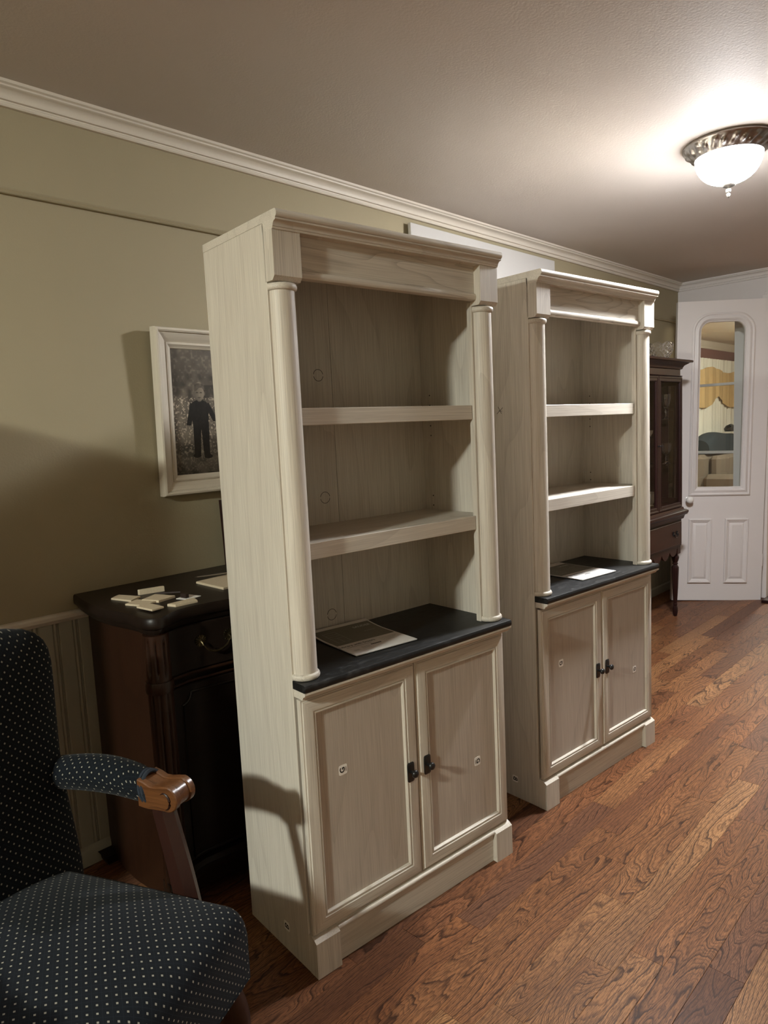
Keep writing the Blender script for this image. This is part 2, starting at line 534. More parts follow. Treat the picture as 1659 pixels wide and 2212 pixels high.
def tag(o, label=None, cat=None, group=None, kind=None):
    if label: o['label'] = label
    if cat: o['category'] = cat
    if group: o['group'] = group
    if kind: o['kind'] = kind
    return o

def struct(o):
    o['kind'] = 'structure'
    return o

def copy_tree(o, parent=None):
    c = o.copy()
    COL.objects.link(c)
    c.parent = parent
    for ch in list(o.children):
        copy_tree(ch, c)
    return c

ID = lambda x, y, z: (x, y, z)
def front(y):               # u right, v up, h towards the viewer (-y)
    return lambda u, v, h: (u, y - h, v)

# ================================================================== THE ROOM
WY = 0.62                   # left wall plane
EX = 4.60                   # end wall plane
X0, Y0 = -4.6, -3.3
# ---- floor : boards one by one where the photograph shows them
floor = struct(MB().box(X0 - .15, EX + .15, Y0 - .15, WY + .15, -0.06, -0.012, 0).build('floor', 'dark'))
PW = 0.0822
known = {-0.770: [0.4628], -0.688: [0.713, 0.193], -0.606: [0.8765, 0.10], -0.853: [1.35, -.2], -1.018: [0.629], -0.936: [0.931], -0.524: [1.008], -0.442: [0.369]}
rows = []
yb = -0.853 - PW * 27
rng = random.Random(5)
nplank = 0
stuffmb = MB()
seeds = []
def plank_box(mb, x0, x1, y0, y1):
    g = 0.0002
    b = 0.0005
    x0 += g; x1 -= g; y0 += g; y1 -= g
    z0, z1, z2 = -0.014, -b, 0.0
    L, Wd = x1 - x0, y1 - y0
    v = [(0, 0, z0), (L, 0, z0), (L, Wd, z0), (0, Wd, z0), (0, 0, z1), (L, 0, z1), (L, Wd, z1), (0, Wd, z1),
         (b, b, z2), (L - b, b, z2), (L - b, Wd - b, z2), (b, Wd - b, z2)]
    f = [(8, 9, 10, 11)] + [(i, (i + 1) % 4, 4 + (i + 1) % 4, 4 + i) for i in range(4)] + [(4 + i, 4 + (i + 1) % 4, 8 + (i + 1) % 4, 8 + i) for i in range(4)]
    return v, f, x0, y0
cands = []
y = yb
while y < WY:
    y1 = min(y + PW, WY)
    js = None
    for kk, vv in known.items():
        if abs((y + PW) - kk) < 0.01:
            js = sorted(vv)
    cuts = [X0]
    x = X0 + rng.uniform(0.2, 1.0)
    while x < EX - 0.25:
        cuts.append(x)
        x += rng.uniform(0.45, 1.25)
    if js:
        cuts = [c for c in cuts if all(abs(c - j) > 0.55 for j in js)] + js
        cuts.sort()
    cuts.append(EX)
    for a, b in zip(cuts[:-1], cuts[1:]):
        cands.append((a, b, y, y1))
    y += PW
def seen(c):
    a, b, yy, y1 = c
    return b > -0.75 and yy > -1.75 and yy + 0.02 < WY and (yy > -1.45 or b > 0.2)
near = sorted([c for c in cands if seen(c)], key=lambda c: math.hypot(max(c[0], min(c[1], 0.6)) + 1.0, c[2] + 1.58))
near_set = set(near[:296])
for c in cands:
    a, b, yy, y1 = c
    v, f, x0, y0 = plank_box(None, a, b, yy, y1)
    if c in near_set:
        mb = MB().add(v, f)
        o = mb.build('floor_plank', 'floor', floor, smooth=0)
        o.location = (x0, y0, 0)
    else:
        stuffmb.add([(p[0] + x0, p[1] + y0, p[2]) for p in v], f)
o = stuffmb.build('floor_planks_beyond', 'floor', floor, smooth=0)
o['kind'] = 'stuff'

# ---- ceiling and walls
ceiling = struct(MB().box(X0 - .15, EX + .15, Y0 - .15, WY + .15, CEIL, CEIL + .1, 0).build('ceiling', 'ceiling'))
wall_left = struct(MB().box(X0, EX, WY, WY + .15, 0, CEIL, 0).build('wall_left', 'green'))
struct(MB().box(X0, EX, Y0 - .15, Y0, 0, CEIL, 0).build('wall_right', paint_wall('tan_bounce_wall_paint', (0.38, 0.34, 0.28))))  # unseen wall, its tone set to bounce light onto the bookcase fronts
struct(MB().box(X0 - .15, X0, Y0 - .15, WY + .15, 0, CEIL, 0).build('wall_near', 'green'))
# end wall with the glazed sidelight and the doorway
SY0, SY1, SZ0, SZ1 = 0.205, 0.520, 0.72, 2.08      # sidelight opening
DY0, DY1, DZ1 = -0.95, -0.020, 2.12                # doorway
mb = MB()
def ew(y0, y1, z0, z1):
    mb.box(EX, EX + .15, y0, y1, z0, z1, 0)
ew(Y0 - .15, DY0, 0, CEIL); ew(DY0, DY1, DZ1, CEIL); ew(DY1, SY0, 0, CEIL)
ew(SY0, SY1, 0, SZ0); ew(SY0, SY1, SZ1, CEIL); ew(SY1, 2.2, 0, CEIL)
wall_end = struct(mb.build('wall_end', 'endwall'))

# wainscot boards, chair rail, picture rail on the left wall
BW = 0.0595
prof = [(0, 0), (0.0, 0.009), (0.003, 0.012), (0.040, 0.012), (0.0425, 0.007), (0.045, 0.012), (0.0485, 0.0135), (0.052, 0.012), (0.0545, 0.007), (0.057, 0.010), (BW - .0008, 0.008), (BW - .0008, 0)]
bb = MB().prism(prof, lambda p, q, a: (p, -q, a), 0.0, 0.806)
bbme = bb.mesh('beadboard', 'wains', smooth=0)
x = -0.1045 - BW * 10
while x < EX - .06:
    o = bpy.data.objects.new('beadboard', bbme)
    COL.objects.link(o)
    o.location = (x, WY, 0)
    o.parent = wall_left
    x += BW
def run_x(prof, x0, x1, y):     # profile (out, z) run along x on the left wall
    return MB().prism(prof, lambda p, q, a: (a, y - p, q), x0, x1)
struct(run_x([(0, .800), (0, .828), (.018, .828), (.026, .822), (.026, .812), (.020, .806), (.016, .800)], X0, EX, WY).build('trim_1', 'cream'))
struct(run_x([(0, 2.060), (0, 2.078), (.010, 2.078), (.014, 2.072), (.010, 2.066), (.014, 2.062), (.012, 2.060)], X0, EX, WY).build('trim_2', 'green'))
struct(run_x([(.012, 0), (.012, .06), (.024, .054), (.028, .045), (.028, 0)], X0, EX, WY).build('baseboard_left', 'wains'))
# crown moulding: bead, cove, fillet
crown = [(0, 2.300), (.012, 2.300), (.015, 2.304), (.015, 2.309), (.011, 2.312), (.012, 2.3155), (.020, 2.3165), (.021, 2.320)]
for k in range(7):
    t = k / 6
    crown.append((.021 + .022 * (1 - math.cos(t * PI / 2)) , 2.320 + .020 * math.sin(t * PI / 2)))
crown += [(.046, 2.342), (.047, 2.346), (.054, 2.349), (.055, CEIL), (0, CEIL)]
struct(run_x(crown, X0, EX, WY).build('trim_3', 'cream', smooth=30))
struct(MB().prism(crown, lambda p, q, a: (EX - p, a, q), Y0, WY).build('trim_4', 'white', smooth=30))
struct(MB().prism(crown, lambda p, q, a: (a, Y0 + p, q), X0, EX).build('trim_5', 'cream', smooth=30))
struct(MB().prism(crown, lambda p, q, a: (X0 + p, a, q), Y0, WY).build('trim_6', 'cream', smooth=30))
# doorway casing and the jamb that carries the door
mb = MB()
mb.box(4.455, EX, -0.075, -0.020, 0, 2.16, .002)
mb.box(EX - .02, EX, -1.04, DY0, 0, 2.20, .002)
mb.box(EX - .02, EX, -1.04, 0.0, DZ1, 2.20, .002)
struct(mb.build('trim_7', 'white'))
struct(MB().box(4.30, EX + .15, -1.0, -0.085, -.001, 0.022, .004).build('trim_8', 'mahog'))

# sidelight window beside the doorway
win = struct(MB().frame(rect_path(SY0 - .004, SY1 + .004, SZ0 - .004, SZ1 + .004), [(0, -.012), (0, .004), (.016, .004), (.016, -.012)], lambda u, v, h: (EX + .06 - h, u, v)).build('window_1', 'white'))
for z in (1.573, 1.057):
    MB().box(EX + .045, EX + .075, SY0, SY1, z - .010, z + .010, .002).build('muntin', 'white', win)
for z0, z1 in ((SZ0 + .012, 1.047), (1.067, 1.563), (1.583, SZ1 - .012)):
    MB().box(EX + .058, EX + .061, SY0 + .012, SY1 - .012, z0, z1, 0).build('pane', 'pane', win)

# ================================================================== CEILING LAMPS
def make_lamp(bowl_mat):
    root = empty('ceiling_lamp')
    # pan with a band of curling leaves; local z=0 is the ceiling
    mb = MB()
    NA, prof = 240, []
    base = [(.0, 0), (.160, 0), (.163, -.004), (.163, -.009), (.158, -.012)]
    band = [(.158 - .038 * (k / 10) ** 1.2, -.012 - .036 * (k / 10)) for k in range(1, 10)]
    prof = base + band + [(.119, -.049), (.117, -.052), (.0, -.050)]
    def mod(r, z, a):
        if -.047 < z < -.0125 and r > .05:
            t = (-z - .012) / .036
            leaf = math.sin(a * 26 + t * 4.6) + .5 * math.sin(a * 13 - t * 7)
            vein = math.sin(a * 78 + t * 16.0)
            e = math.sin(PI * t)
            return r + e * (.0040 * leaf + .0016 * vein), z - e * .002 * abs(leaf)
        return r, z
    mb.lathe(prof, NA, mod=mod)
    mb.build('pan', 'pewter', root, smooth=50)
    mb = MB()
    bp = []
    for k in range(13):
        t = PI / 2 * k / 12
        bp.append((.119 * math.cos(t) ** .82 if k < 12 else 0.0005, -.048 - .098 * math.sin(t) ** 1.05))
    mb.lathe(bp, 64)
    mb.build('glass_bowl', bowl_mat, root, smooth=60)
    mb = MB()
    def flute(r, z, a):
        return (r * (1 + .07 * math.cos(14 * a)), z) if -.162 < z < -.143 else (r, z)
    mb.lathe([(.0, -.139), (.030, -.1415), (.0295, -.147), (.020, -.156), (.008, -.162), (.0045, -.164), (.008, -.167), (.0095, -.172), (.008, -.178), (.004, -.181),
              (.007, -.184), (.007, -.189), (.004, -.195), (.0005, -.199)], 56, mod=flute)
    mb.build('finial', 'finial', root, smooth=50)
    return root
lamps = [(LAMP_VISIBLE, 'flush ceiling lamp with white glass bowl and silver leaf rim before the open white door'),
         (LAMP_NEAR, 'flush ceiling lamp with white glass bowl at the navy armchair end of the room'),
         (FILL_PARLOUR, 'unseen flush ceiling lamp with glass bowl, added to light the curtained room beyond the end wall'),
         (LAMP_HALL, 'flush ceiling lamp with glass bowl just behind the doorway')]
for (lx, ly, lc, ls, lp), lab in lamps:
    r = make_lamp(emit_mat('lit_bowl_glass', lc, ls, *lp))
    r.location = (lx, ly, CEIL)
    tag(r, lab, 'ceiling lamp', 'flush ceiling lamps')

# ================================================================== BOOKCASES
BWD = 0.745
def sticker(mb, letter, u, v, fn, s=.0135, rot=PI / 2, bars=True):
    pts = []
    for k in range(16):
        a = 2 * PI * k / 16
        c, sn = math.cos(a), math.sin(a)
        pts.append((u + s * math.copysign(abs(c) ** .35, c), v + s * math.copysign(abs(sn) ** .35, sn)))
    n = len(pts)
    vs = [fn(p, q, 0.0) for p, q in pts] + [fn(p, q, .0004) for p, q in pts]
    mb.add(vs, [tuple(range(n, 2 * n))] + [(i, (i + 1) % n, n + (i + 1) % n, n + i) for i in range(n)], 0)
    c, sn = math.cos(rot), math.sin(rot)
    tf = lambda p, q, h: fn(u + (p * c - q * sn), v + (p * sn + q * c), h)
    off = .002 if bars else 0
    mb.text(letter, .021 if bars else .026, lambda p, q, h: tf(p, q + off, h), 1, .0007, .0006)
    if bars:
        mb.add([tf(p, q, .0007) for p, q in ((-.006, -.0095), (.006, -.0095), (.006, -.0078), (-.006, -.0078))], [(0, 1, 2, 3)], 1)

def make_bookcase():
    R = empty('bookcase')
    W = BWD
    oak = lambda a: {'x': 'oakH', 'y': 'oakY', 'z': 'oakV'}[a]
    # carcass
    for x0 in (0.0, W - .016):
        sp = MB().box(x0, x0 + .016, -.293, 0, 0, 1.806).build('side_panel', 'oakV', R)
        if x0 == 0:
            mb = MB()
            sticker(mb, 'B', -.189, .0695, lambda u, v, h: (-h, u, v), .0125, PI / 2, False)
            mb.build('sticker', ['sticker', 'ink'], sp, smooth=0)
        else:
            for z, hy in [(q, w_) for w_ in (-.049, -.245) for q in (1.4438, 1.4122, 1.3476, 1.3165, 1.1222, 1.0908)]:
                MB().lathe([(.0, .0), (.0024, .0), (.0024, .0006), (.0, .0006)], 10).build('peg_hole', 'hole', sp).matrix_local = Matrix.Translation((W - .0158, hy, z)) @ Matrix.Rotation(-PI / 2, 4, 'Y')
    for x0, x1 in ((.016, .3715), (.3728, W - .016)):
        bp = MB().box(x0, x1, -.012, -.006, .11, 1.806, .0006).build('back_panel', 'oakV', R)
        if x0 < .1:
            for z in (1.505, 1.153, .803):
                mb = MB()
                for a0 in (0.18, PI + 0.18):
                    pts = [(.325 + .0165 * math.cos(a0 + k / 14 * (PI - .36)), -.0122, z + .0165 * math.sin(a0 + k / 14 * (PI - .36))) for k in range(15)]
                    mb.tube(pts, .0007, 5)
                mb.build('knockout_ring', 'dark', bp)
    # top slab with rounded nose, cornice moulding
    nose = [(0, 1.806), (0, 1.825), (-.342, 1.825)]
    for k in range(1, 8):
        a = PI / 2 - PI * k / 8
        nose.append((-.342 - .0075 * math.cos(a), 1.8155 + .0095 * math.sin(a)))
    nose.append((-.342, 1.806))
    MB().prism(nose, lambda p, q, a: (a, p, q), 0, W).build('top_slab', 'oakH', R)
    cv = [(-.288, 1.786), (-.288, 1.806), (-.345, 1.806), (-.345, 1.8025), (-.3425, 1.8015)]
    for k in range(6):
        t = k / 5 * PI / 2
        cv.append((-.3425 + .0095 * math.sin(t), 1.8015 - .0105 * (1 - math.cos(t)) * 1.0))
    cv += [(-.3315, 1.7905), (-.3305, 1.786)]
    MB().prism(cv, lambda p, q, a: (a, p, q), 0, W).build('cornice_moulding', 'oakH', R)
    MB().box(.016, W - .016, -.2875, -.012, 1.788, 1.8055).build('ceiling_board', 'oakH', R)
    for px_ in (.135, .372, .610):
        MB().lathe([(.0, 0), (.0062, 0), (.0058, -.0016), (.0, -.0020)], 14, (px_, -.317, 1.7862)).build('screw_cap', 'oakH', R)
    # header board with a bead along its foot
    hp = [(-.290, 1.692), (-.290, 1.786), (-.304, 1.786), (-.304, 1.712), (-.3065, 1.7105)]
    for k in range(7):
        a = PI / 2 - PI * k / 6
        hp.append((-.3068 - .0052 * math.cos(a), 1.7012 + .0090 * math.sin(a)))
    MB().prism(hp, lambda p, q, a: (a, p, q), .073, W - .073).build('header_board', 'oakHd', R)
    # corner blocks
    for x0 in (0.0, W - .073):
        MB().prism([(-.290, 1.679), (-.290, 1.786), (-.328, 1.786), (-.328, 1.6885), (-.3195, 1.679)], lambda p, q, a: (a, p, q), x0, x0 + .073).build('corner_block', 'oakV', R, smooth=0)
    # stiles behind the columns, columns with a ring at each end
    for cx, xa, xb in ((.0365, .016, .075), (W - .0365, W - .075, W - .016)):
        MB().box(xa, xb, -.2925, -.274, .757, 1.690).build('stile', 'oakV', R)
        col = MB().lathe([(.0, .772), (.031, .772), (.0305, 1.663), (.0, 1.663)], 28, (cx, -.293, 0), a0=PI, a1=2 * PI).build('column', 'oakV', R)
        for z0 in (.757, 1.661):
            rp = [(.0, 0)] + [(.0315 + .0055 * math.cos(-PI / 2 + PI * k / 8), .008 + .008 * math.sin(-PI / 2 + PI * k / 8)) for k in range(9)] + [(.0, .016)]
            MB().lathe(rp, 28, (cx, -.293, z0), a0=PI, a1=2 * PI).build('column_ring', 'oakH', col)
    # shelves
    for z in (1.400, 1.077):
        sh = MB().box(.018, W - .018, -.266, -.014, z - .020, z).build('shelf', 'oakH', R)
        MB().box(.0765, W - .0765, -.286, -.2662, z - .041, z).build('shelf_lip', 'oakH', sh)
    # desktop and moulding below it
    dk = [(-.012, .738), (-.012, .757), (-.341, .757), (-.345, .7555), (-.3468, .752), (-.3468, .743), (-.345, .7395), (-.341, .738)]
    mb = MB().prism(dk, lambda p, q, a: (a, p, q), .0165, W - .0165)
    for x0, x1 in ((0, .0165), (W - .0165, W)):
        mb.prism([(-.2935, .738), (-.2935, .757)] + dk[2:], lambda p, q, a: (a, p, q), x0, x1)
    mb.build('desktop', 'desk', R)
    um = [(-.296, .7195), (-.296, .738), (-.3445, .738), (-.345, .733), (-.3425, .7295), (-.338, .7280), (-.3355, .7255), (-.3345, .7220), (-.331, .7195)]
    mb = MB().prism(um, lambda p, q, a: (a, p, q), 0, W)
    mb.build('counter_moulding', 'oakH', R)
    MB().box(.016, W - .016, -.296, -.012, .7195, .7375).build('counter_rail', 'oakH', R)
    MB().box(.016, W - .016, -.290, -.012, .106, .122).build('bottom_board', 'oakH', R)
    # doors : mitred moulded frame, sunk panel, knob on a back plate, assembly sticker
    for i, (x0, x1) in enumerate(((.003, .3714), (.3742, W - .003))):
        z0, z1 = .107, .7125
        pf = [(0, 0), (0, .0095), (.0025, .0125), (.0050, .0125), (.0068, .0155), (.0090, .0162), (.0345, .0162), (.0365, .0135), (.0382, .0130), (.0395, .0150), (.0425, .0148), (.0455, .0100), (.0462, .004), (.0462, 0)]
        fn = front(-.3015)
        # rails lengthwise grain, stiles upright grain: two material slots on the mitred frame
        mb = MB().frame(rect_path(x0, x1, z0, z1), pf, fn)
        mb.mi = [0 if (k % 4) in (0, 2) else 1 for k in range(len(mb.f))]
        D = mb.build('door', ['oakH', 'oakV'], R, smooth=25)
        MB().box(x0 + .044, x1 - .044, -.3015 - .0075, -.3015 - .001, z0 + .044, z1 - .044, 0).build('door_panel', 'oakP', D)
        kx = (.3400, .4020)[i]
        kz = .413
        mb = MB()
        ring = []
        for s in (1.0, 1.0, .93):
            ring.append(s)
        hw, hh = .0125, .0275
        def rr(m, y):
            pts = []
            for k in range(16):
                a = 2 * PI * (k + .5) / 16
                c, s = math.cos(a), math.sin(a)
                pts.append((kx + m * hw * math.copysign(min(1, abs(c) ** .3), c), y, kz + m * hh * math.copysign(min(1, abs(s) ** .3), s)))
            return pts
        mb.sweep([rr(1, -.3177), rr(1, -.3197), rr(.94, -.3206)])
        mb.lathe([(.0, .0), (.0042, .0), (.0042, .008), (.0075, .012), (.0105, .0145), (.0108, .018), (.0092, .0215), (.005, .0235), (.0, .0240)], 20)
        nv = 9 * 20
        for k in range(len(mb.v) - nv, len(mb.v)):
            px, py, pz = mb.v[k]
            mb.v[k] = (kx + px, -.3200 - pz, kz + .001 + py)
        for zz in (-.022, .022):
            mb.tube([(kx, -.3205, kz + zz), (kx, -.3212, kz + zz)], .0022, 8)
        mb.build('knob', 'blackmetal', D, smooth=45)
        mb = MB()
        u, v = ((.1215, .4965), (.6155, .3435))[i]
        sticker(mb, 'G', u, v, front(-.3091), .0133, (PI / 2, -PI / 2)[i])
        mb.build('sticker', ['sticker', 'ink'], D, smooth=0)
    # plinth: end blocks and a recessed rail with a rounded cap
    for x0 in (0.0, W - .073):
        MB().prism([(-.2935, 0), (-.2935, .1045), (-.3065, .1045), (-.3150, .1005), (-.3185, .0985), (-.3262, .0925), (-.3268, 0)], lambda p, q, a: (a, p, q), x0, x0 + .073).build('plinth_block', 'oakV', R, smooth=0)
    rp = [(-.294, 0), (-.294, .1045), (-.3095, .1045), (-.3105, .1022)]
    for k in range(7):
        a = PI / 2 - PI * k / 6
        rp.append((-.3150 - .0062 * math.cos(a), .0945 + .0072 * math.sin(a)))
    rp += [(-.3120, .0860), (-.3110, 0)]
    MB().prism(rp, lambda p, q, a: (a, p, q), .0735, W - .0735).build('plinth_rail', 'oakH', R)
    return R

case = make_bookcase()
case.rotation_euler = (0, 0, math.radians(-5.4))
tag(case, 'whitewashed oak bookcase with black desktop standing in front of the dark sideboard', 'bookcase', 'matching whitewashed bookcases')
case2 = copy_tree(case)
case2.location = (1.0148, -0.0273, 0)
case2.rotation_euler = (0, 0, math.radians(-4.8124))
tag(case2, 'whitewashed oak bookcase with black desktop standing beside the glazed china cabinet', 'bookcase', 'matching whitewashed bookcases')
# the small crossed pencil mark on the side panel of the second bookcase
sidep = [c for c in case2.children if c.name.startswith('side_panel')][0]
mb = MB()
for a, b in (((-.178, 1.398), (-.152, 1.378)), ((-.172, 1.378), (-.158, 1.402)), ((-.174, 1.386), (-.160, 1.388))):
    mb.tube([(-.0003, a[0], a[1]), (-.0003, b[0], b[1])], .0007, 5)
mb.build('scratch_mark', 'hole', sidep)

# ================================================================== BOOKLETS on the desktops
def make_booklet(label, casew, wd, ln, fx, fy, ang, bend):
    R = empty('instruction_booklet')
    R.matrix_world = casew @ Matrix.Translation((fx, fy, .7574)) @ Matrix.Rotation(ang, 4, 'Z')
    N = 14
    def zed(v):           # the far end curls up a little
        t = max(0, (v - ln * .55) / (ln * .45))
        s = max(0, 1 - v / .05)
        return bend * t * t + .0022 * s * s * 0
    def P(u, v, h):
        return (u, v, zed(v) + h)
    # pages
    mb = MB()
    for h0, h1, e in ((0.0002, .0022, .003), (.0026, .0050, 0.0)):
        rings = []
        for k in range(N + 1):
            v = ln * k / N
            rings.append([P(e, v + (e if k == 0 else 0), h0), P(wd - e, v + (e if k == 0 else 0), h0), P(wd, v, h1), P(0, v, h1)])
        mb.sweep(rings)
    mb.build('pages', 'paper', R, smooth=60)
    mb = MB()
    rings = []
    for k in range(N + 1):
        v = .098 + (.232 - .098) * k / N
        rings.append([P(.004, v, .0052), P(wd - .006, v, .0052), P(wd - .006, v, .0056), P(.004, v, .0056)])
    mb.sweep(rings)
    mb.build('cover_block', 'coverdark', R, smooth=60)
    off = lambda x0, y0: (lambda u, v, h: P(x0 + u, y0 + v, h))
    MB().text('Library with Doors', .0150, off(.056, .078), 0, .0056, .0002).build('title_lettering', 'ink', R, smooth=0)
    MB().text('SAUDER', .0165, off(.158, .206), 0, .0061, .0003).build('brand_lettering', 'printlight', R, smooth=0)
    def bar(mb, u0, u1, v, t=.0012, h=.0056):
        mb.add([P(u0, v, h), P(u1, v, h), P(u1, v + t, h), P(u0, v + t, h)], [(0, 1, 2, 3)], 0)
    mb = MB()
    bar(mb, .012, .095, .063)
    for k, u1 in enumerate((.188, .178, .168)):
        bar(mb, .138, u1, .076 - k * .010)
    bar(mb, .132, .1326, .050, .032)
    for k in range(6):
        bar(mb, .082 + k * .0058, .087 + k * .0058, .046, .0065)
    for k in range(3):
        bar(mb, .046, .074, .034 + k * .006, .0008)
    bar(mb, .016, .034, .030, .0010); bar(mb, .016, .034, .036, .0010)
    mb.build('small_print', 'ink', R, smooth=0)['kind'] = 'stuff'
    # outline drawing of the bookcase on the cover
    mb = MB()
    bar(mb, .140, .178, .164, .0012, .0061)
    for (u0, v0, u1, v1) in ((.022, .118, .064, .1186), (.022, .206, .064, .2066), (.022, .118, .0226, .206), (.0634, .118, .064, .206), (.022, .160, .064, .1606), (.022, .176, .064, .1766), (.022, .191, .064, .1916), (.0427, .118, .0433, .160)):
        mb.add([P(u0, v0, .0061), P(u1, v0, .0061), P(u1, v1, .0061), P(u0, v1, .0061)], [(0, 1, 2, 3)], 0)
    mb.build('cover_drawing', 'printlight', R, smooth=0)['kind'] = 'stuff'
    tag(R, label, 'booklet', 'assembly booklets')
    return R
bpy.context.view_layer.update()
make_booklet('white assembly booklet with olive cover block, far edge curling up, before the sideboard', case.matrix_world, .204, .250, .2125, -.270, math.radians(-3.9), .010)
make_booklet('white assembly booklet with olive cover block lying flat on the desktop nearest the china cabinet', case2.matrix_world, .212, .272, .2945, -.2885, math.radians(-2.4), .001)

# ================================================================== WHITE BOARD ON THE WALL, PICTURE
wb = MB().box(1.464, 2.713, WY - .034, WY - .016, 1.30, 2.272, .002).build('wall_board', 'boardwhite')
MB().box(1.50, 2.68, WY - .0158, WY - .0003, 1.34, 2.25, 0).build('batten', 'dark', wb)
tag(wb, 'plain white board fixed flat to the green wall under the crown moulding', 'board')

def make_picture():
    R = empty('picture_frame')
    PWd, PH = .440, .563
    fn = lambda u, v, h: (u, -h, v)
    prof = [(0, 0), (0, .026), (.003, .034), (.009, .036), (.014, .033), (.0155, .027), (.018, .0275), (.030, .022), (.046, .011), (.0475, .014), (.053, .0145), (.058, .010), (.0655, .006), (.068, .002), (.068, 0)]
    mb = MB().frame(rect_path(0, PWd, 0, PH), prof, fn)
    mb.mi = [0 if (k % 4) in (0, 2) else 1 for k in range(len(mb.f))]
    mb.build('frame', ['framewH', 'framewV'], R, smooth=25)
    # print
    u0, u1, v0, v1 = .066, PWd - .066, .066, PH - .066
    nu, nv = 250, 340
    rs = np.random.RandomState(3)
    def vnoise(n0, n1):
        g = rs.rand(n1 + 2, n0 + 2)
        yy = np.linspace(0, n1, nv + 1)
        xx = np.linspace(0, n0, nu + 1)
        yi, xi = yy.astype(int), xx.astype(int)
        fy, fx = (yy - yi)[:, None], (xx - xi)[None, :]
        fy, fx = fy * fy * (3 - 2 * fy), fx * fx * (3 - 2 * fx)
        a, b = g[yi][:, xi], g[yi][:, xi + 1]
        c, d = g[yi + 1][:, xi], g[yi + 1][:, xi + 1]
        return (a * (1 - fx) + b * fx) * (1 - fy) + (c * (1 - fx) + d * fx) * fy
    S, T = np.meshgrid(np.linspace(0, 1, nu + 1), np.linspace(0, 1, nv + 1))   # T 0 bottom
    n_big, n_mid, n_fine, n_dot = vnoise(5, 7), vnoise(14, 18), vnoise(45, 60), vnoise(70, 95)
    trees = .05 + .22 * n_big * n_mid + .30 * np.clip(n_fine - .55, 0, 1) * n_mid + .25 * np.clip(T - .80, 0, 1)
    meadow = .06 + .16 * n_mid + 1.1 * np.clip(n_dot - .55, 0, 1) * (.35 + .9 * np.clip((T - .1) / .5, 0, 1))
    h = .62 + .01 * (n_big - .5)
    k = np.clip((T - h) / .03 + .5, 0, 1)
    L = meadow * (1 - k) + trees * k
    L *= .55 + .6 * np.clip((T) / .35, 0, 1)
    L = np.where((T > .62) & (T < .72) & (np.abs(S - .45) < .13), L * .5, L)
    fig = {}
    def ell(cx, cy, rx, ry):
        return ((S - cx) / rx) ** 2 + ((T - cy) / ry) ** 2 < 1
    cx = .335
    L *= .75
    ip = np.interp
    body = (np.abs(S - cx) < ip(T, [.36, .46, .55, .585, .60], [.095, .108, .112, .085, .03])) & (T > .36) & (T < .60)
    armL = (np.abs(S - (cx - ip(T, [.39, .57], [.155, .088]))) < ip(T, [.39, .57], [.030, .036])) & (T > .395) & (T < .575)
    armR = (np.abs(S - (cx + ip(T, [.43, .57], [.195, .088]))) < ip(T, [.43, .57], [.034, .036])) & (T > .425) & (T < .575)
    legs = (np.abs(np.abs(S - cx - .004) - ip(T, [.15, .40], [.060, .050])) < ip(T, [.15, .40], [.040, .052])) & (T > .15) & (T < .42)
    shoes = ell(cx - .065, .150, .052, .018) | ell(cx + .080, .140, .056, .018)
    L = np.where(body | armL | armR | legs | shoes, .008 + .008 * n_fine, L)
    L = np.where(ell(cx - .165, .372, .018, .028), .15, L)
    L = np.where(ell(cx, .602, .030, .016), .12, L)
    L = np.where(ell(cx - .066, .650, .012, .017) | ell(cx + .066, .650, .012, .017), .13, L)
    face = ell(cx, .655, .063, .064)
    L = np.where(face, .12 + .15 * np.clip((S - cx + .06) / .12, 0, 1) - .05 * np.clip((.63 - T) / .04, 0, 1), L)
    hair = ell(cx, .676, .071, .066) & (T > .686 + .014 * np.sin((S - cx) * 45 + .6))
    L = np.where(hair, .045 + .09 * n_fine + .20 * np.clip((T - .728) / .014, 0, 1), L)
    L = np.where(ell(cx - .026, .658, .016, .0045) | ell(cx + .024, .658, .016, .0045), .05, L)
    L = np.where(ell(cx + .004, .640, .010, .010), .24, L)
    L = np.where(ell(cx - .001, .619, .022, .0045), .07, L)
    tone = np.stack([L * 1.0, L * .83, L * .62], -1).reshape(-1, 3)
    vs, fs = [], []
    for j in range(nv + 1):
        for i in range(nu + 1):
            vs.append(fn(u0 + (u1 - u0) * i / nu, v0 + (v1 - v0) * j / nv, .0035))
    for j in range(nv):
        for i in range(nu):
            a = j * (nu + 1) + i
            fs.append((a, a + 1, a + nu + 2, a + nu + 1))
    mb = MB().add(vs, fs)
    o = mb.build('photograph', 'photo', R, smooth=0)
    at = o.data.color_attributes.new('print', 'FLOAT_COLOR', 'POINT')
    at.data.foreach_set('color', np.concatenate([tone, np.ones((len(tone), 1))], 1).astype(np.float32).ravel())
    o['label'] = 'sepia photograph of a small child in dark clothes standing in a meadow'
    MB().box(.02, PWd - .02, .0005, .004, .02, PH - .02, 0).build('backing', 'dark', R)
    return R
FL, FD = (0.66, 0.60, 0.49), (0.42, 0.35, 0.26)
M['framewH'] = wood('limed_frame_wood_level', 0, FL, FD, .1, .35, rough=.5)
M['framewV'] = wood('limed_frame_wood_upright', 2, FL, FD, .1, .35, rough=.5)
pic = make_picture()
# hangs tilted: foot against the wall, head leaning out
pic.matrix_world = Matrix.Translation((0.152, WY - .0045, 1.153)) @ Matrix.Rotation(math.radians(2.2), 4, 'X')
tag(pic, 'framed sepia photograph in a wide limed wood frame hanging on the green wall', 'picture')

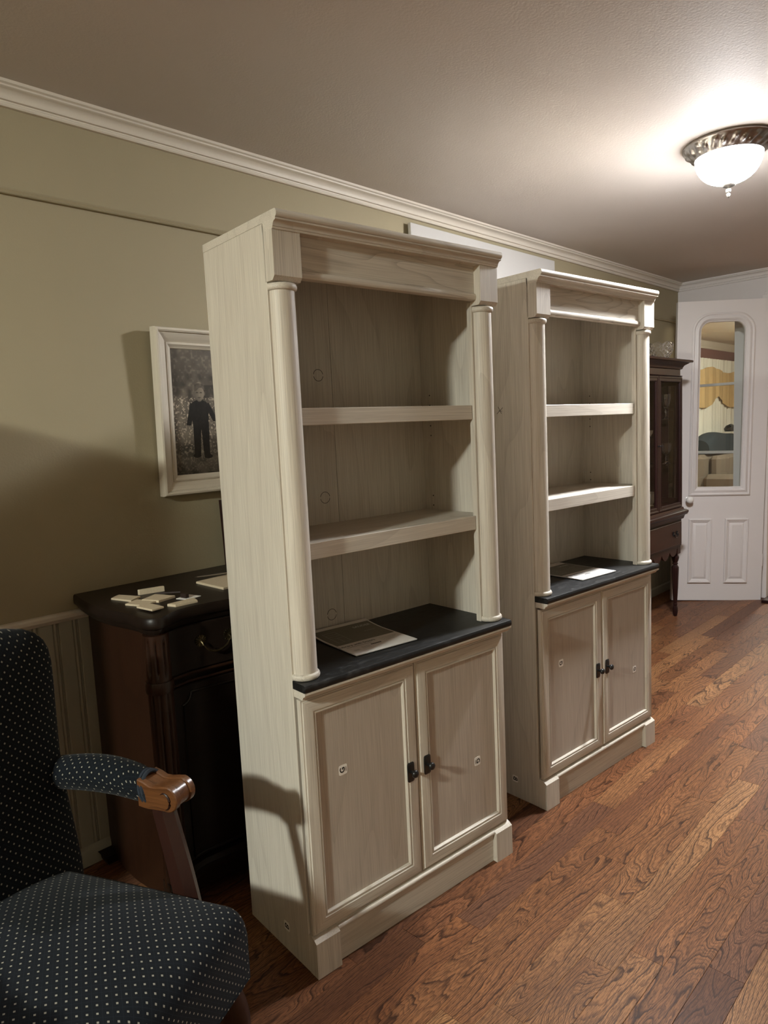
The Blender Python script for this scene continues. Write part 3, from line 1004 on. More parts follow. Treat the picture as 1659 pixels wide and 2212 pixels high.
# ================================================================== SIDEBOARD
def make_sideboard():
    R = empty('sideboard', (0.61, 0.62, 0))
    cx = 0.61
    half = [(-.170, .612), (-.190, .50), (-.2005, .40), (-.198, .3125), (-.1892, .2636), (-.182, .2122), (-.1845, .165), (-.184, .135), (-.176, .114), (-.162, .101), (-.145, .097), (-.128, .104), (-.1097, .117), (-.078, .132), (-.045, .139), (.0183, .136), (.083, .122), (.20, .100), (.40, .078), (cx, .070)]
    def smooth_out(ps, it=1):
        for _ in range(it):
            q = [ps[0]]
            for a, b in zip(ps[:-1], ps[1:]):
                q += [(a[0] * .75 + b[0] * .25, a[1] * .75 + b[1] * .25), (a[0] * .25 + b[0] * .75, a[1] * .25 + b[1] * .75)]
            q.append(ps[-1])
            ps = q
        return ps
    hs = smooth_out(half, 2)
    full = hs + [(2 * cx - x, y) for x, y in reversed(hs[:-1])]
    full = [(x - .61, y - .62) for x, y in full]            # local
    n = len(full)
    def ring(off, z):
        out = []
        for i, (x, y) in enumerate(full):
            a, b = full[max(i - 1, 0)], full[min(i + 1, n - 1)]
            dx, dy = b[0] - a[0], b[1] - a[1]
            l = math.hypot(dx, dy)
            nx, ny = -dy / l, dx / l          # inward
            yy = min(y + ny * off, -.008)
            out.append((x + nx * off, yy, z))
        return out
    MB().sweep([ring(.004, .846), ring(.0, .849), ring(-.001, .858), ring(0, .873), ring(.004, .878)]).build('top', 'walnut', R, smooth=50)
    MB().sweep([ring(.016, .828), ring(.010, .836), ring(.008, .8455)]).build('top_moulding', 'walnut', R, smooth=50)
    # carcass sides and back
    fy = lambda X: np.interp(X + .61, [p[0] for p in hs if p[0] > -.11 or 0][0:0] or [-.115, -.045, .083, .20, .40, .61, .82, 1.02, 1.137, 1.265, 1.335], [.150, .160, .143, .122, .100, .092, .100, .122, .143, .160, .150]) - .62
    xs = np.linspace(-.735, .735, 40)
    prof = [(-.735, -.010)] + [(-.735, -.44)] + [(x, fy(x) + .012) for x in xs] + [(.735, -.44), (.735, -.010)]
    MB().prism(prof, lambda p, q, a: (p, q, a), .035, .830).build('carcass', 'walnutV', R, smooth=40)
    for s in (-1, 1):
        # bowed side panel
        sp = []
        for k in range(13):
            t = k / 12
            sp.append((s * (.742 + .034 * math.sin(PI * (1 - t)) ** 1.0 * 1.0), -.015 - t * .455))
        pr = sp + [(s * .735, -.47), (s * .735, -.015)]
        MB().prism(pr, lambda p, q, a: (p, q, a), .035, .8285).build('side_panel', 'walnutR', R, smooth=50)
        # fluted corner column with a ring
        cxx, cyy = s * .757, -.484
        zz = [.115] + list(np.linspace(.13, .655, 12)) + [.668]
        def mk(z0, z1, mat, name, par, fl=True):
            prof_ = [(.0001, z0)] + [(.0335, z0 + (z1 - z0) * k / 16) for k in range(17)] + [(.0001, z1)]
            def mod(r, z, a):
                if r < .01 or not fl: return r, z
                e = min(1, max(0, (z - z0 - .012) / .012), max(0, (z1 - .012 - z) / .012))
                g = max(0, math.cos(a * 9)) ** 2
                return r - e * .0055 * g, z
            return MB().lathe(prof_, 90, (cxx, cyy, 0), mod=mod).build(name, mat, par, smooth=50)
        mk(.115, .669, 'walnutR', 'corner_column', R)
        mk(.701, .829, 'walnutR', 'corner_column', R)
        MB().lathe([(.001, .669), (.036, .669), (.0375, .673), (.0375, .697), (.036, .701), (.001, .701)], 48, (cxx, cyy, 0)).build('column_ring', 'walnutR', R)
    # curved fronts: two end bays with drawer over door, two long drawers in the middle
    def slab(name, x0, x1, z0, z1, out, th, mat, parent, n=14, edge=.003):
        rings = []
        for k in range(n + 1):
            x = x0 + (x1 - x0) * k / n
            y = fy(x)
            rings.append([(x, y + th, z0), (x, y - out + edge, z0), (x, y - out, z0 + edge), (x, y - out, z1 - edge), (x, y - out + edge, z1), (x, y + th, z1)])
        return MB().sweep(rings).build(name, mat, parent, smooth=30)
    def bead(mbx, x0, x1, z, out, r=.004, n=14):
        mbx.tube([(x0 + (x1 - x0) * k / n, fy(x0 + (x1 - x0) * k / n) - out, z) for k in range(n + 1)], r, 6)
    def handle(hx, hz, out, par):
        mb = MB()
        yb = fy(hx) - out
        for s in (-1, 1):
            x = hx + s * .043
            yy = fy(x) - out
            for k in range(14):
                a = 2 * PI * k / 14
                mb.tube([(x + .004 * math.cos(a), yy - .003, hz + .004 * math.sin(a)), (x + .0165 * math.cos(a + .35), yy - .002, hz + .0165 * math.sin(a + .35))], [.0017, .0030], 5)
            mb.lathe([(.0, 0), (.006, 0), (.0055, .004), (.0, .006)], 10)
            for q in range(len(mb.v) - 40, len(mb.v)):
                px, py, pz = mb.v[q]
                mb.v[q] = (x + px, yy - pz - .001, hz + py)
            mb.tube([(x, yy - .002, hz), (x, yy - .012, hz - .004), (x - s * .002, yy - .014, hz - .013)], .0028, 6)
        pts, rad = [], []
        for k in range(17):
            t = k / 16 * 2 - 1
            pts.append((hx + .043 * t * .96, yb - .015, hz - .012 - .024 * (1 - t * t) ** .7 + (.006 if abs(t) > .8 else 0) * 0))
            rad.append(.0022 + .0020 * (1 - abs(t)) + (.0012 if k % 4 == 2 else 0))
        mb.tube(pts, rad, 7)
        mb.build('bail_handle', 'brass', par, smooth=50)
    for x0, x1 in ((-.724, -.420), (.420, .724)):
        D = slab('drawer', x0 + .004, x1 - .004, .692, .824, .004, .010, 'walnut', R)
        handle((x0 + x1) / 2 - .003, .772, .004, D)
        mb = MB()
        bead(mb, x0, x1, .6855, .003, .005); bead(mb, x0, x1, .6635, .003, .004)
        mb.build('rail_moulding', 'walnutR', R)
        D = slab('door', x0 + .004, x1 - .004, .140, .655, .003, .010, 'walnut', R)
        # notched panel moulding
        a0, a1, b0, b1, c = x0 + .036, x1 - .036, .150, .632, .030
        pts = [(a0, b0), (a0, b1 - c)] + [(a0 + c * (1 - math.cos(t)), b1 - c + 0 + c * math.sin(t) ) for t in np.linspace(0, PI / 2, 6)[1:-1]] + [(a0 + c, b1)]
        pts = [(a0, b0), (a0, b1 - c)] + [(a0 + c - c * math.cos(t), b1 - c * (1 - math.sin(t)) ) for t in np.linspace(PI / 2, 0, 1)][:0] + [(a0 + c * math.sin(t), b1 - c * math.cos(t)) for t in np.linspace(.05, PI / 2 - .05, 6)] + [(a0 + c, b1)]
        left = pts
        right = [(a0 + a1 - u, v) for u, v in reversed(left)]
        top = [(left[-1][0] + (right[0][0] - left[-1][0]) * k / 8, b1) for k in range(1, 8)]
        bot = [(right[-1][0] + (left[0][0] - right[-1][0]) * k / 8, b0) for k in range(1, 8)]
        path = left + top + right + bot + [left[0]]
        mb = MB().tube([(u, fy(u) - .0045, v) for u, v in path], .0038, 6)
        mb.build('panel_moulding', 'walnut', D)
    for z0, z1 in ((.692, .824), (.420, .680), (.140, .408)):
        D = slab('drawer', -.412, .412, z0, z1, .004, .010, 'walnut', R, 24)
        handle(-.22, (z0 + z1) / 2 + .012, .004, D)
        handle(.22, (z0 + z1) / 2 + .012, .004, D)
    mb = MB()
    rings = []
    for x in np.linspace(-.790, .790, 60):
        y = fy(max(-.73, min(.73, x))) - (.028 if abs(x) > .73 else .0)
        rings.append([(x, y + .03, .085), (x, y - .008, .085), (x, y - .012, .095), (x, y - .010, .108), (x, y - .016, .116), (x, y - .010, .130), (x, y + .03, .132)])
    mb.sweep(rings)
    mb.build('base_moulding', 'walnut', R, smooth=40)
    for s in (-1, 1):
        for y in (-.485, -.05):
            MB().sweep([[(s * .755 + sx * r, y + sy * r, z) for sx, sy in ((-1, -1), (1, -1), (1, 1), (-1, 1))] for z, r in ((.0, .022), (.010, .026), (.025, .028), (.0345, .036))]).build('foot', 'walnut', R, smooth=30)
    return R
sb = make_sideboard()
tag(sb, 'dark brown serpentine sideboard with fluted corner column and brass bail handles against the green wall', 'sideboard')

# things lying on the sideboard
TZ = .8782
def chip(pts, z0, th, lab, name='board_offcut', tilt=0.0, mat='chip', cat='wood piece', group='particle board pieces on the sideboard'):
    n = len(pts)
    cxm = sum(p[0] for p in pts) / n
    cym = sum(p[1] for p in pts) / n
    b = .0012
    def ins(k):
        return [(cxm + (x - cxm) * (1 - k), cym + (y - cym) * (1 - k)) for x, y in pts]
    zz = lambda x, y: tilt * (x - pts[0][0])
    mb = MB().sweep([[(x, y, z0 + zz(x, y)) for x, y in ins(.0)], [(x, y, z0 + th - b + zz(x, y)) for x, y in ins(0)], [(x, y, z0 + th + zz(x, y)) for x, y in ins(.03)]])
    o = mb.build(name, mat, smooth=0)
    if lab:
        tag(o, lab, cat, group)
    return o
def quad(cx, cy, w, d, ang):
    c, s = math.cos(ang), math.sin(ang)
    return [(cx + a * c - b * s, cy + a * s + b * c) for a, b in ((-w / 2, -d / 2), (w / 2, -d / 2), (w / 2, d / 2), (-w / 2, d / 2))]
# each chip follows the corners read off the photograph
chip([(-.1316, .4285), (-.1096, .3434), (-.0662, .3742), (-.0952, .455)], TZ, .005, 'cream particle board piece lying farthest out towards the sideboard end, touching no other')
chip([(-.090, .318), (-.066, .262), (-.005, .278), (-.030, .352)], TZ + .0003, .007, 'cream particle board piece beside the white paper slip')
chip([(-.140, .318), (-.118, .258), (-.066, .272), (-.092, .345)], TZ, .005, 'cream particle board piece partly covered by another at the rounded sideboard corner')
chip([(-.1451, .2375), (-.1379, .1619), (-.0995, .1694), (-.1057, .2559)], TZ + .0055, .005, 'cream particle board piece overlapping another at the rounded sideboard corner')
chip([(-.073, .200), (-.064, .170), (.004, .168), (.014, .206)], TZ, .007, 'cream particle board piece in front of the white paper slip at the sideboard front edge')
chip([(-.052, .418), (-.050, .409), (.022, .392), (.024, .402)], TZ, .016, 'cream particle board strip standing on its edge behind the other pieces')
pp = chip([(-.012, .262), (.002, .222), (.052, .230), (.040, .285)], TZ, .0012, None, 'paper_slip', 0, 'paper')
tag(pp, 'small white paper slip among the particle board pieces on the sideboard', 'paper')
st = chip([(-.030, .345), (-.022, .330), (.020, .292), (.028, .306)], TZ + .0082, .004, None, 'brown_strip', 0, 'brownplastic')
tag(st, 'thin dark brown strip lying across the particle board pieces', 'strip')
pk = chip([(.003, .262), (.006, .236), (.017, .238), (.014, .266)], TZ + .0016, .012, None, 'brown_peg', 0, 'brownplastic')
tag(pk, 'short dark brown peg lying on the white paper slip', 'peg')
chip([(.140, .405), (.138, .243), (.30, .262), (.300, .420)], TZ, .007, 'larger cream particle board sheet under the screwdriver')
def make_screwdriver():
    R = empty('screwdriver')
    mb = MB().tube([(0, 0, 0), (.055, 0, 0), (.11, 0, .0005)], [.0022, .0024, .0026], 8)
    mb.tube([(-.006, 0, 0), (0, 0, 0)], [.0022, .0020], 8, flat=.5)
    mb.build('blade', 'steel', R)
    mb = MB()
    prof = [(.0001, .108), (.007, .108), (.0085, .112), (.0085, .126), (.0065, .132), (.009, .140), (.0105, .160), (.0105, .195), (.008, .205), (.0001, .207)]
    mb.lathe(prof, 24, mod=lambda r, z, a: (r * (1 - .06 * (math.cos(6 * a) > .5)) if z > .134 else r, z))
    mb.v = [(z, x, y) for x, y, z in mb.v]
    mb.build('handle', 'greyplastic', R)
    R.matrix_world = Matrix.Translation((.152, .4185, TZ + .0072 + .0105)) @ Matrix.Rotation(math.radians(-18), 4, 'Z') @ Matrix.Rotation(math.radians(0), 4, 'Y')
    return R
tag(make_screwdriver(), 'screwdriver with grey handle lying on the particle board sheet', 'screwdriver')
# framed dark panel standing at the back of the sideboard, mostly behind the bookcase
R = empty('wooden_panel')
MB().frame(rect_path(0, .42, 0, .240), [(0, 0), (0, .014), (.004, .018), (.020, .018), (.026, .010), (.026, 0)], lambda u, v, h: (u, -h, v)).build('frame', 'mahog', R)
MB().box(.02, .40, -.008, -.001, .02, .22, 0).build('panel', 'mahogH', R)
R.matrix_world = Matrix.Translation((.374, .596, .8785)) @ Matrix.Rotation(math.radians(-3), 4, 'X')
tag(R, 'dark reddish wooden framed panel leaning on the wall at the back of the sideboard', 'panel')

# ================================================================== ARMCHAIR
CH = (-0.714, -0.307)
CA = math.radians(20)
def make_chair():
    R = empty('armchair', (CH[0], CH[1], 0), CA)
    # seat
    r, h = .015, .150
    def edge(a, L):       # arc length a from centre, half extent L -> (coord, drop)
        s = 1 if a >= 0 else -1
        a = abs(a)
        if a <= L - r:
            return s * a, 0.0
        t = (a - (L - r)) / r
        if t <= PI / 2:
            return s * (L - r + r * math.sin(t)), r * (1 - math.cos(t))
        return s * L, r + (a - (L - r) - r * PI / 2)
    NA_, NB_ = 64, 56
    yb, yf = .235, -.300
    amax = .31 + h + .01
    vs, uv = [], []
    rf = .040
    for j in range(NB_ + 1):
        bq = (yb - yf - rf + rf * PI / 2 + h) * j / NB_          # from back towards front then down
        L = yb - yf
        if bq <= L - rf:
            yy, dB = yb - bq, 0.0
        else:
            t = (bq - (L - rf)) / rf
            if t <= PI / 2:
                yy, dB = yf + rf - rf * math.sin(t), rf * (1 - math.cos(t))
            else:
                yy, dB = yf, rf + (bq - (L - rf) - rf * PI / 2)
        q = (yb - yy) / L
        hw = .270 + .040 * q
        for i in range(NA_ + 1):
            a = -(hw + h - r + r * PI / 2 - .0) + 2 * (hw + h - r + r * PI / 2) * i / NA_
            x, dA = edge(a, hw)
            fr = yy
            bowf = -.022 * (1 - (x / hw) ** 2) * max(0, min(1, (.05 - yy) / .33)) ** 2   # bowed front
            dome = .052 * max(0, 1 - (abs(x) / hw) ** 2.6) * max(0, 1 - abs((q - .48) / .54) ** 2.6)
            z = .432 + dome - min(h, dA + dB)
            vs.append((x, yy + bowf, z))
            uv.append((a, bq))
    fs = []
    for j in range(NB_):
        for i in range(NA_):
            k = j * (NA_ + 1) + i
            fs.append((k, k + 1, k + NA_ + 2, k + NA_ + 1))
    mb = MB().add(vs, fs)
    mb.uv = uv
    mb.build('seat', 'fabric', R, smooth=80, recalc=True)
    MB().box(-.268, .268, -.285, .23, .284, .40, .01).build('seat_rail', 'chairdark', R)
    # backrest
    zs = [.395 + (q - .395) * 1.075 for q in (.395, .43, .47, .52, .57, .62, .66, .70, .75, .80, .84, .865, .885, .900, .910, .916, .919)]
    ws = [.318, .320, .319, .317, .314, .313, .315, .319, .324, .330, .334, .333, .326, .312, .290, .255, .20]
    ts = [.045, .046, .046, .046, .046, .046, .046, .046, .046, .045, .043, .040, .035, .028, .020, .012, .004]
    NP = 72
    rings, uvs = [], []
    for z, w, t in zip(zs, ws, ts):
        yc = .158 + (z - .43) * .11
        ring, u, arc, last = [], [], 0, None
        for k in range(NP + 1):
            a = 2 * PI * k / NP
            c, s = math.cos(a), math.sin(a)
            x = w * math.copysign(abs(c) ** .45, c)
            y = yc - t * math.copysign(abs(s) ** .6, s) - .010 * (1 - (x / w) ** 2) * (1 if s > 0 else 0) + .018 * (1 - (x / .33) ** 2)
            p = (x, y, z + .016 * (1 - (x / .33) ** 2) * max(0, (z - .8) / .12))
            if last: arc += math.dist(p[:2], last[:2])
            last = p
            ring.append(p)
            u.append(arc)
        rings.append(ring)
        uvs += [(q - u[NP // 4], z * 1.0) for q in u]
    mb = MB().sweep(rings, closed_ring=False, cap=False)
    mb.uv = uvs
    mb.build('backrest', 'fabric', R, smooth=80)
    for s in (-1, 1):
        # padded arm
        pts, rad = [], []
        for k in range(15):
            t = k / 14
            pts.append((s * (.298 + .018 * t), .165 - .250 * t, .636 + .014 * math.sin(PI * t * .9) - .004 * max(0, (t - .6) / .4) ** 2))
            rad.append(.034 + .003 * math.sin(PI * t) - (.004 * max(0, (t - .85) / .15)))
        rings, uvs = [], []
        N = 28
        arc = 0
        for i, (p, q) in enumerate(zip(pts, rad)):
            if i: arc += math.dist(p, pts[i - 1])
            ring = []
            for k in range(N + 1):
                a = 2 * PI * k / N + PI
                ring.append((p[0] + q * .92 * math.cos(a), p[1] + .30 * q * math.sin(a) * (t if 0 else (i / 14) ** 3), p[2] + q * 1.05 * math.sin(a)))
                uvs.append((2 * PI * q * k / N, arc))
            rings.append(ring)
        mb = MB().sweep(rings, closed_ring=False, cap=False)
        mb.uv = uvs
        pad = mb.build('arm_pad', 'fabric', R, smooth=80)
        ringe = rings[-1]
        mb = MB()
        for dy in (.0, .0075):
            mb.tube([(x * 1.0, y + dy * 1.0 - .001, z) for x, y, z in [(pts[-1][0] + (a - pts[-1][0]) * 1.05, b, pts[-1][2] + (c - pts[-1][2]) * 1.05) for a, b, c in ringe]], .0044, 6)
        mb.build('braid', 'gimp', pad)
        # carved hand rest rolling over at its end (profile in y,z)
        cy, cz, cr = -.144, .634, .027
        def prof(e):
            P = [(-.072, .665 - e), (-.088, .661 - e), (-.102, .655 - e), (-.115, .655 - e), (-.128, .6575 - e)]
            for k in range(15):
                a = math.radians(100) + math.radians(185) * k / 14
                P.append((cy + (cr - e) * math.cos(a), cz + (cr - e) * math.sin(a)))
            P += [(-.118, .607 + e), (-.092, .605 + e), (-.072, .607 + e)]
            return P
        xm = s * .316
        mb = MB()
        mb.prism(prof(.0035), lambda p, q, a: (a, p, q), xm - .018, xm + .018)
        for xa, xb in ((-.029, -.014), (.014, .029)):
            mb.sweep([[(xm + xa, p, q) for p, q in prof(.002)], [(xm + xa + .002, p, q) for p, q in prof(0)], [(xm + xb - .002, p, q) for p, q in prof(0)], [(xm + xb, p, q) for p, q in prof(.002)]])
        arm = mb.build('hand_rest', 'chairwood', R, smooth=40)
        for xx in (-.0292, .0292):
            MB().tube([(xm + xx, cy + .004 + .014 * math.cos(a), cz - .004 + .017 * math.sin(a)) for a in np.linspace(.9, 4.6, 10)], [.0008 + .0022 * math.sin(PI * k / 9) for k in range(10)], 6).build('volute', 'chairdark', arm)
        # curved arm support
        rings = []
        for k in range(13):
            t = k / 12
            y0 = -.114 - .068 * t ** 1.4 - .012 * math.sin(PI * t)
            x0 = s * (.314 - .012 * t)
            z0 = .612 - .262 * t
            a, b = .021 + .006 * t, .016
            rings.append([(x0 + dx, y0 + dy, z0) for dx, dy in ((-b, a), (-b * 1.0, -a * .2), (-b * .1, -a), (b, -a * .55), (b, a))])
        MB().sweep(rings).build('arm_support', 'chairdark', R, smooth=30)
    # legs
    for s in (-1, 1):
        rings = []
        for k in range(13):
            t = k / 12
            z = .292 * (1 - t)
            x = s * (.262 + .022 * math.sin(PI * min(1, t * 1.5)) - .012 * t)
            y = -.258 - .024 * math.sin(PI * min(1, t * 1.5)) + .004 * t
            q = .034 - .017 * t ** .8 + (.006 if k > 11 else 0)
            rings.append([(x + q * math.cos(a) * 1.05, y + q * math.sin(a) * 1.05, z) for a in np.linspace(0, 2 * PI, 13)[:-1]])
        MB().sweep(rings).build('leg', 'chairdark', R, smooth=60)
        rings = []
        for k in range(8):
            t = k / 7
            z = .30 * (1 - t)
            x, y, q = s * (.235 + .01 * t), .195 + .07 * t * t, .020 - .004 * t
            rings.append([(x + q * a, y + q * b, z) for a, b in ((-1, -1), (1, -1), (1, 1), (-1, 1))])
        MB().sweep(rings).build('leg', 'chairdark', R, smooth=20)
    return R
chair = make_chair()
tag(chair, 'open armchair in navy fabric with cream dots and scrolled wooden arms beside the bookcase', 'armchair')

# ================================================================== UNSEEN TALL CUPBOARD left of the armchair, added to cast the shadow on the wall
def make_shade_cupboard():
    R = empty('shade_cupboard', (-1.50, WY - .030, 0))
    w, d, h = .45, .52, 1.62
    MB().box(-w, w, -d, 0, .08, h - .05, .004).build('carcass', 'walnutV', R)
    rings = [[(-w - o, 0, z), (-w - o, -d - o, z), (w + o, -d - o, z), (w + o, 0, z)] for o, z in ((0, h - .05), (.006, h - .045), (.010, h - .03), (.03, h - .012), (.032, h), (.02, h + .004))]
    MB().sweep(rings).build('cornice', 'walnut', R, smooth=30)
    for x0, x1, kx in ((-w + .01, -.002, -.03), (.002, w - .01, .03)):
        D = MB().frame(rect_path(x0, x1, .12, h - .07), [(0, 0), (0, .018), (.004, .020), (.07, .020), (.076, .014), (.08, .008), (.08, 0)], front(-d - .0005)).build('door', 'walnutV', R, smooth=25)
        MB().box(x0 + .078, x1 - .078, -d - .010, -d - .001, .198, h - .148, .002).build('door_panel', 'walnutV', D)
        mb = MB().lathe([(.0, 0), (.006, 0), (.005, .012), (.013, .02), (.012, .03), (.0, .034)], 14)
        mb.v = [(kx + x, -d - .02 - z, .80 + y) for x, y, z in mb.v]
        mb.build('knob', 'brass', D)
    for x in (-w + .04, w - .04):
        for y in (-d + .04, -.04):
            MB().box(x - .035, x + .035, y - .035, y + .035, 0, .08, .006).build('foot', 'walnut', R)
    return R
tag(make_shade_cupboard(), 'unseen tall dark two-door cabinet added to shade the wall behind the armchair', 'shade_cupboard')

# ================================================================== CHINA CABINET
def make_cabinet():
    X1, YF = 3.68, 0.225
    Wd, Dp = .76, WY - .012 - YF
    R = empty('china_cabinet', (X1 - Wd, WY - .012, 0))   # local: x 0..Wd, y 0 (wall) .. -Dp (front)
    yf = -Dp
    # legs
    lp = [(.0, .0), (.010, .0), (.014, .012), (.017, .035), (.016, .060), (.0115, .072), (.0135, .078), (.0135, .086), (.0115, .090), (.0135, .11), (.0185, .20), (.0230, .330), (.0230, .338), (.015, .352), (.013, .356), (.018, .360), (.018, .366), (.014, .370), (.020, .384), (.0245, .402), (.0245, .408), (.019, .420), (.016, .430), (.0, .430)]
    for x, y in ((.036, yf + .036), (Wd - .036, yf + .036), (.036, -.036), (Wd - .036, -.036)):
        L = MB().lathe(lp, 8, (x, y, 0), a0=PI / 8, a1=PI / 8 + 2 * PI).build('leg', 'mahog', R, smooth=30)
        MB().box(x - .026, x + .026, y - .026, y + .026, .430, .485, .003).build('leg_block', 'mahog', L)
    # lower case
    MB().box(.006, Wd - .006, yf + .006, 0, .485, .665, .003).build('lower_case', 'mahog', R)
    for i, (x0, x1) in enumerate(((.045, Wd / 2 - .004), (Wd / 2 + .004, Wd - .045))):
        pass
    D = MB().box(.040, Wd - .040, yf - .006, yf + .0055, .505, .650, .004).build('drawer', 'mahogH', R)
    MB().frame(rect_path(.036, Wd - .036, .500, .655), [(0, 0), (0, .006), (.003, .009), (.007, .009), (.009, .006), (.009, 0)], front(yf + .002)).build('drawer_bead', 'mahog', D)
    for hx in (.175, Wd - .145):
        mb = MB()
        for dx in (-.028, .028):
            for k in range(6):
                a = k * PI / 3
                mb.tube([(hx + dx, yf - .008, .585), (hx + dx + .012 * math.cos(a), yf - .008, .585 + .014 * math.sin(a))], [.004, .0055], 6)
        mb.tube([(hx + .028 * math.cos(a), yf - .016, .580 + .022 * math.sin(a)) for a in np.linspace(PI, 2 * PI, 9)], .0028, 6)
        mb.build('drawer_pull', 'blackmetal', D)
    # scalloped apron
    pts = [(.062, .486), (Wd - .062, .486)]
    bot = []
    n = 60
    for k in range(n + 1):
        t = k / n
        x = Wd - .062 - (Wd - .124) * t
        ph = t * 5.0
        w = abs(math.sin(PI * ph)) ** .8
        env = .030 + .018 * math.sin(PI * t)
        bot.append((x, .478 - .016 - env * w * 1.0 if .03 < t < .97 else .470))
    MB().prism(pts + bot, lambda p, q, a: (p, a, q), yf + .010, yf + .024).build('apron', 'mahogH', R, smooth=20)
    for x in (.012, Wd - .024):
        MB().box(x, x + .012, yf + .06, -.06, .44, .486, .002).build('apron_side', 'mahog', R)
    # waist moulding
    def shelf_mould(name, z0, prof):
        rings = []
        for o, z in prof:
            rings.append([(-o, 0, z), (-o, yf - o, z), (Wd + o, yf - o, z), (Wd + o, 0, z)])
        return MB().sweep(rings).build(name, 'mahogH', R, smooth=30)
    shelf_mould('waist_moulding', .66, [(-.004, .665), (.004, .668), (.010, .690), (.024, .702), (.028, .712), (.028, .722), (.020, .728), (.006, .732), (.002, .745)])
    # upper case
    ux0, ux1, uy = .012, Wd - .012, yf + .016
    z0, z1 = .745, 1.600
    MB().box(ux0, ux1, uy, -.001, z0, z0 + .022, .002).build('cabinet_floor', 'mahogH', R)
    MB().box(ux0, ux1, uy, -.001, 1.590, 1.655, .002).build('frieze', 'mahogH', R)
    MB().box(ux0, ux1, -.008, -.001, z0 + .022, 1.59, 0).build('back_panel', 'mahog', R)
    for xs, s in ((ux0, 1), (ux1, -1)):
        # glazed side: two stiles, mid stile, rails
        sd = MB()
        xa, xb = (xs, xs + .016) if s > 0 else (xs - .016, xs)
        sd.box(xa, xb, uy, uy + .022, z0 + .022, 1.59, .001)
        sd.box(xa, xb, uy + .070, uy + .084, z0 + .022, 1.59, .001)
        sd.box(xa, xb, -.045, -.008, z0 + .022, 1.59, .001)
        sd.box(xa, xb, uy, -.008, z0 + .022, z0 + .060, .001)
        sd.box(xa, xb, uy, -.008, 1.545, 1.59, .001)
        S = sd.build('side_frame', 'mahog', R)
        MB().box((xa + xb) / 2 - .001, (xa + xb) / 2 + .001, uy + .02, uy + .072, z0 + .055, 1.55, 0).build('side_pane', 'sidepane', S)
        MB().box((xa + xb) / 2 - .002, (xa + xb) / 2 + .002, uy + .082, -.04, z0 + .055, 1.55, 0).build('side_panel', 'mahog', S)  # opaque panel put in to darken the view through the cabinet doors
    fm = [(.010, 1.600), (.014, 1.603), (.010, 1.607), (.002, 1.609), (.002, 1.645), (.012, 1.650), (.014, 1.658), (.022, 1.672), (.042, 1.684), (.046, 1.688), (.062, 1.690), (.064, 1.700), (.058, 1.704)]
    rings = [[(ux0 - o, 0, z), (ux0 - o, uy - o, z), (ux1 + o, uy - o, z), (ux1 + o, 0, z)] for o, z in fm]
    MB().sweep(rings).build('cornice', 'mahogH', R, smooth=30)
    # doors
    for x0, x1, ks in ((ux0 + .001, Wd / 2 - .0015, 1), (Wd / 2 + .0015, ux1 - .001, -1)):
        pf = [(0, 0), (0, .014), (.004, .017), (.012, .017), (.015, .014), (.028, .014), (.031, .017), (.034, .015), (.036, .008), (.036, 0)]
        D = MB().frame(rect_path(x0, x1, z0 + .002, 1.598), pf, front(uy - .0005)).build('door', 'mahog', R, smooth=25)
        MB().box(x0 + .034, x1 - .034, uy - .009, uy - .007, z0 + .036, 1.564, 0).build('pane', 'cabpane', D)
        kx = x1 - .016 if ks > 0 else x0 + .016
        mb = MB().lathe([(.0, 0), (.004, 0), (.003, .007), (.006, .011), (.006, .015), (.0, .018)], 12)
        mb.v = [(kx + x, uy - .017 - z, 1.165 + y) for x, y, z in mb.v]
        mb.build('door_knob', 'blackmetal', D)
    for z in (1.331, 1.037):
        MB().box(ux0 + .018, ux1 - .018, uy + .022, -.012, z - .005, z, 0).build('glass_shelf', 'cabpane', R)
    return R
cab = make_cabinet()
tag(cab, 'dark red mahogany china cabinet with glazed doors and turned legs beside the white door', 'cabinet')

def lathe_thing(name, prof, mat, loc, n=24, mod=None, smooth=50):
    o = MB().lathe(prof, n, mod=mod).build(name, mat, smooth=smooth)
    o.location = loc
    return o
GOB = [(.0005, .0), (.025, .0), (.0245, .004), (.010, .012), (.005, .022), (.0045, .040), (.009, .046), (.0045, .052), (.005, .066), (.014, .074), (.024, .092), (.029, .120), (.030, .160), (.028, .160), (.027, .120), (.022, .094), (.012, .078), (.0005, .074)]
cut = lambda r, z, a: (r * (1 + .05 * math.cos(8 * a)) if r > .006 else r, z)
GG = 'glassware in the china cabinet'
g = lathe_thing('goblet', GOB, 'glassware', (3.585, .298, 1.3315), 24, cut, 20)
tag(g, 'tall cut glass goblet on the upper shelf nearest the white door', 'goblet', GG)
g = lathe_thing('goblet', [(r * 1.1, z * .85) for r, z in GOB], 'glassware', (3.575, .292, 1.0375), 24, cut, 20)
tag(g, 'shorter wide cut glass goblet on the lower glass shelf of the china cabinet', 'goblet', GG)
g = lathe_thing('goblet', GOB, 'glassware', (3.30, .315, 1.3315), 24, cut, 20)
tag(g, 'cut glass goblet on the upper glass shelf behind the meeting stiles of the cabinet doors', 'goblet', GG)
g = lathe_thing('glass_bowl', [(.0005, 0), (.035, 0), (.040, .006), (.062, .03), (.075, .052), (.072, .052), (.058, .03), (.0005, .008)], 'glassware', (3.20, .36, 1.3315), 28, None, 40)
tag(g, 'pale blue-grey glass bowl on the upper shelf of the china cabinet', 'bowl', GG)
g = lathe_thing('glass_bowl', [(.0005, 0), (.035, 0), (.045, .02), (.070, .05), (.072, .070), (.069, .070), (.066, .05), (.0005, .012)], 'glassware', (3.22, .34, 1.0375), 28, None, 40)
tag(g, 'deep glass bowl on the lower glass shelf of the china cabinet', 'bowl', GG)
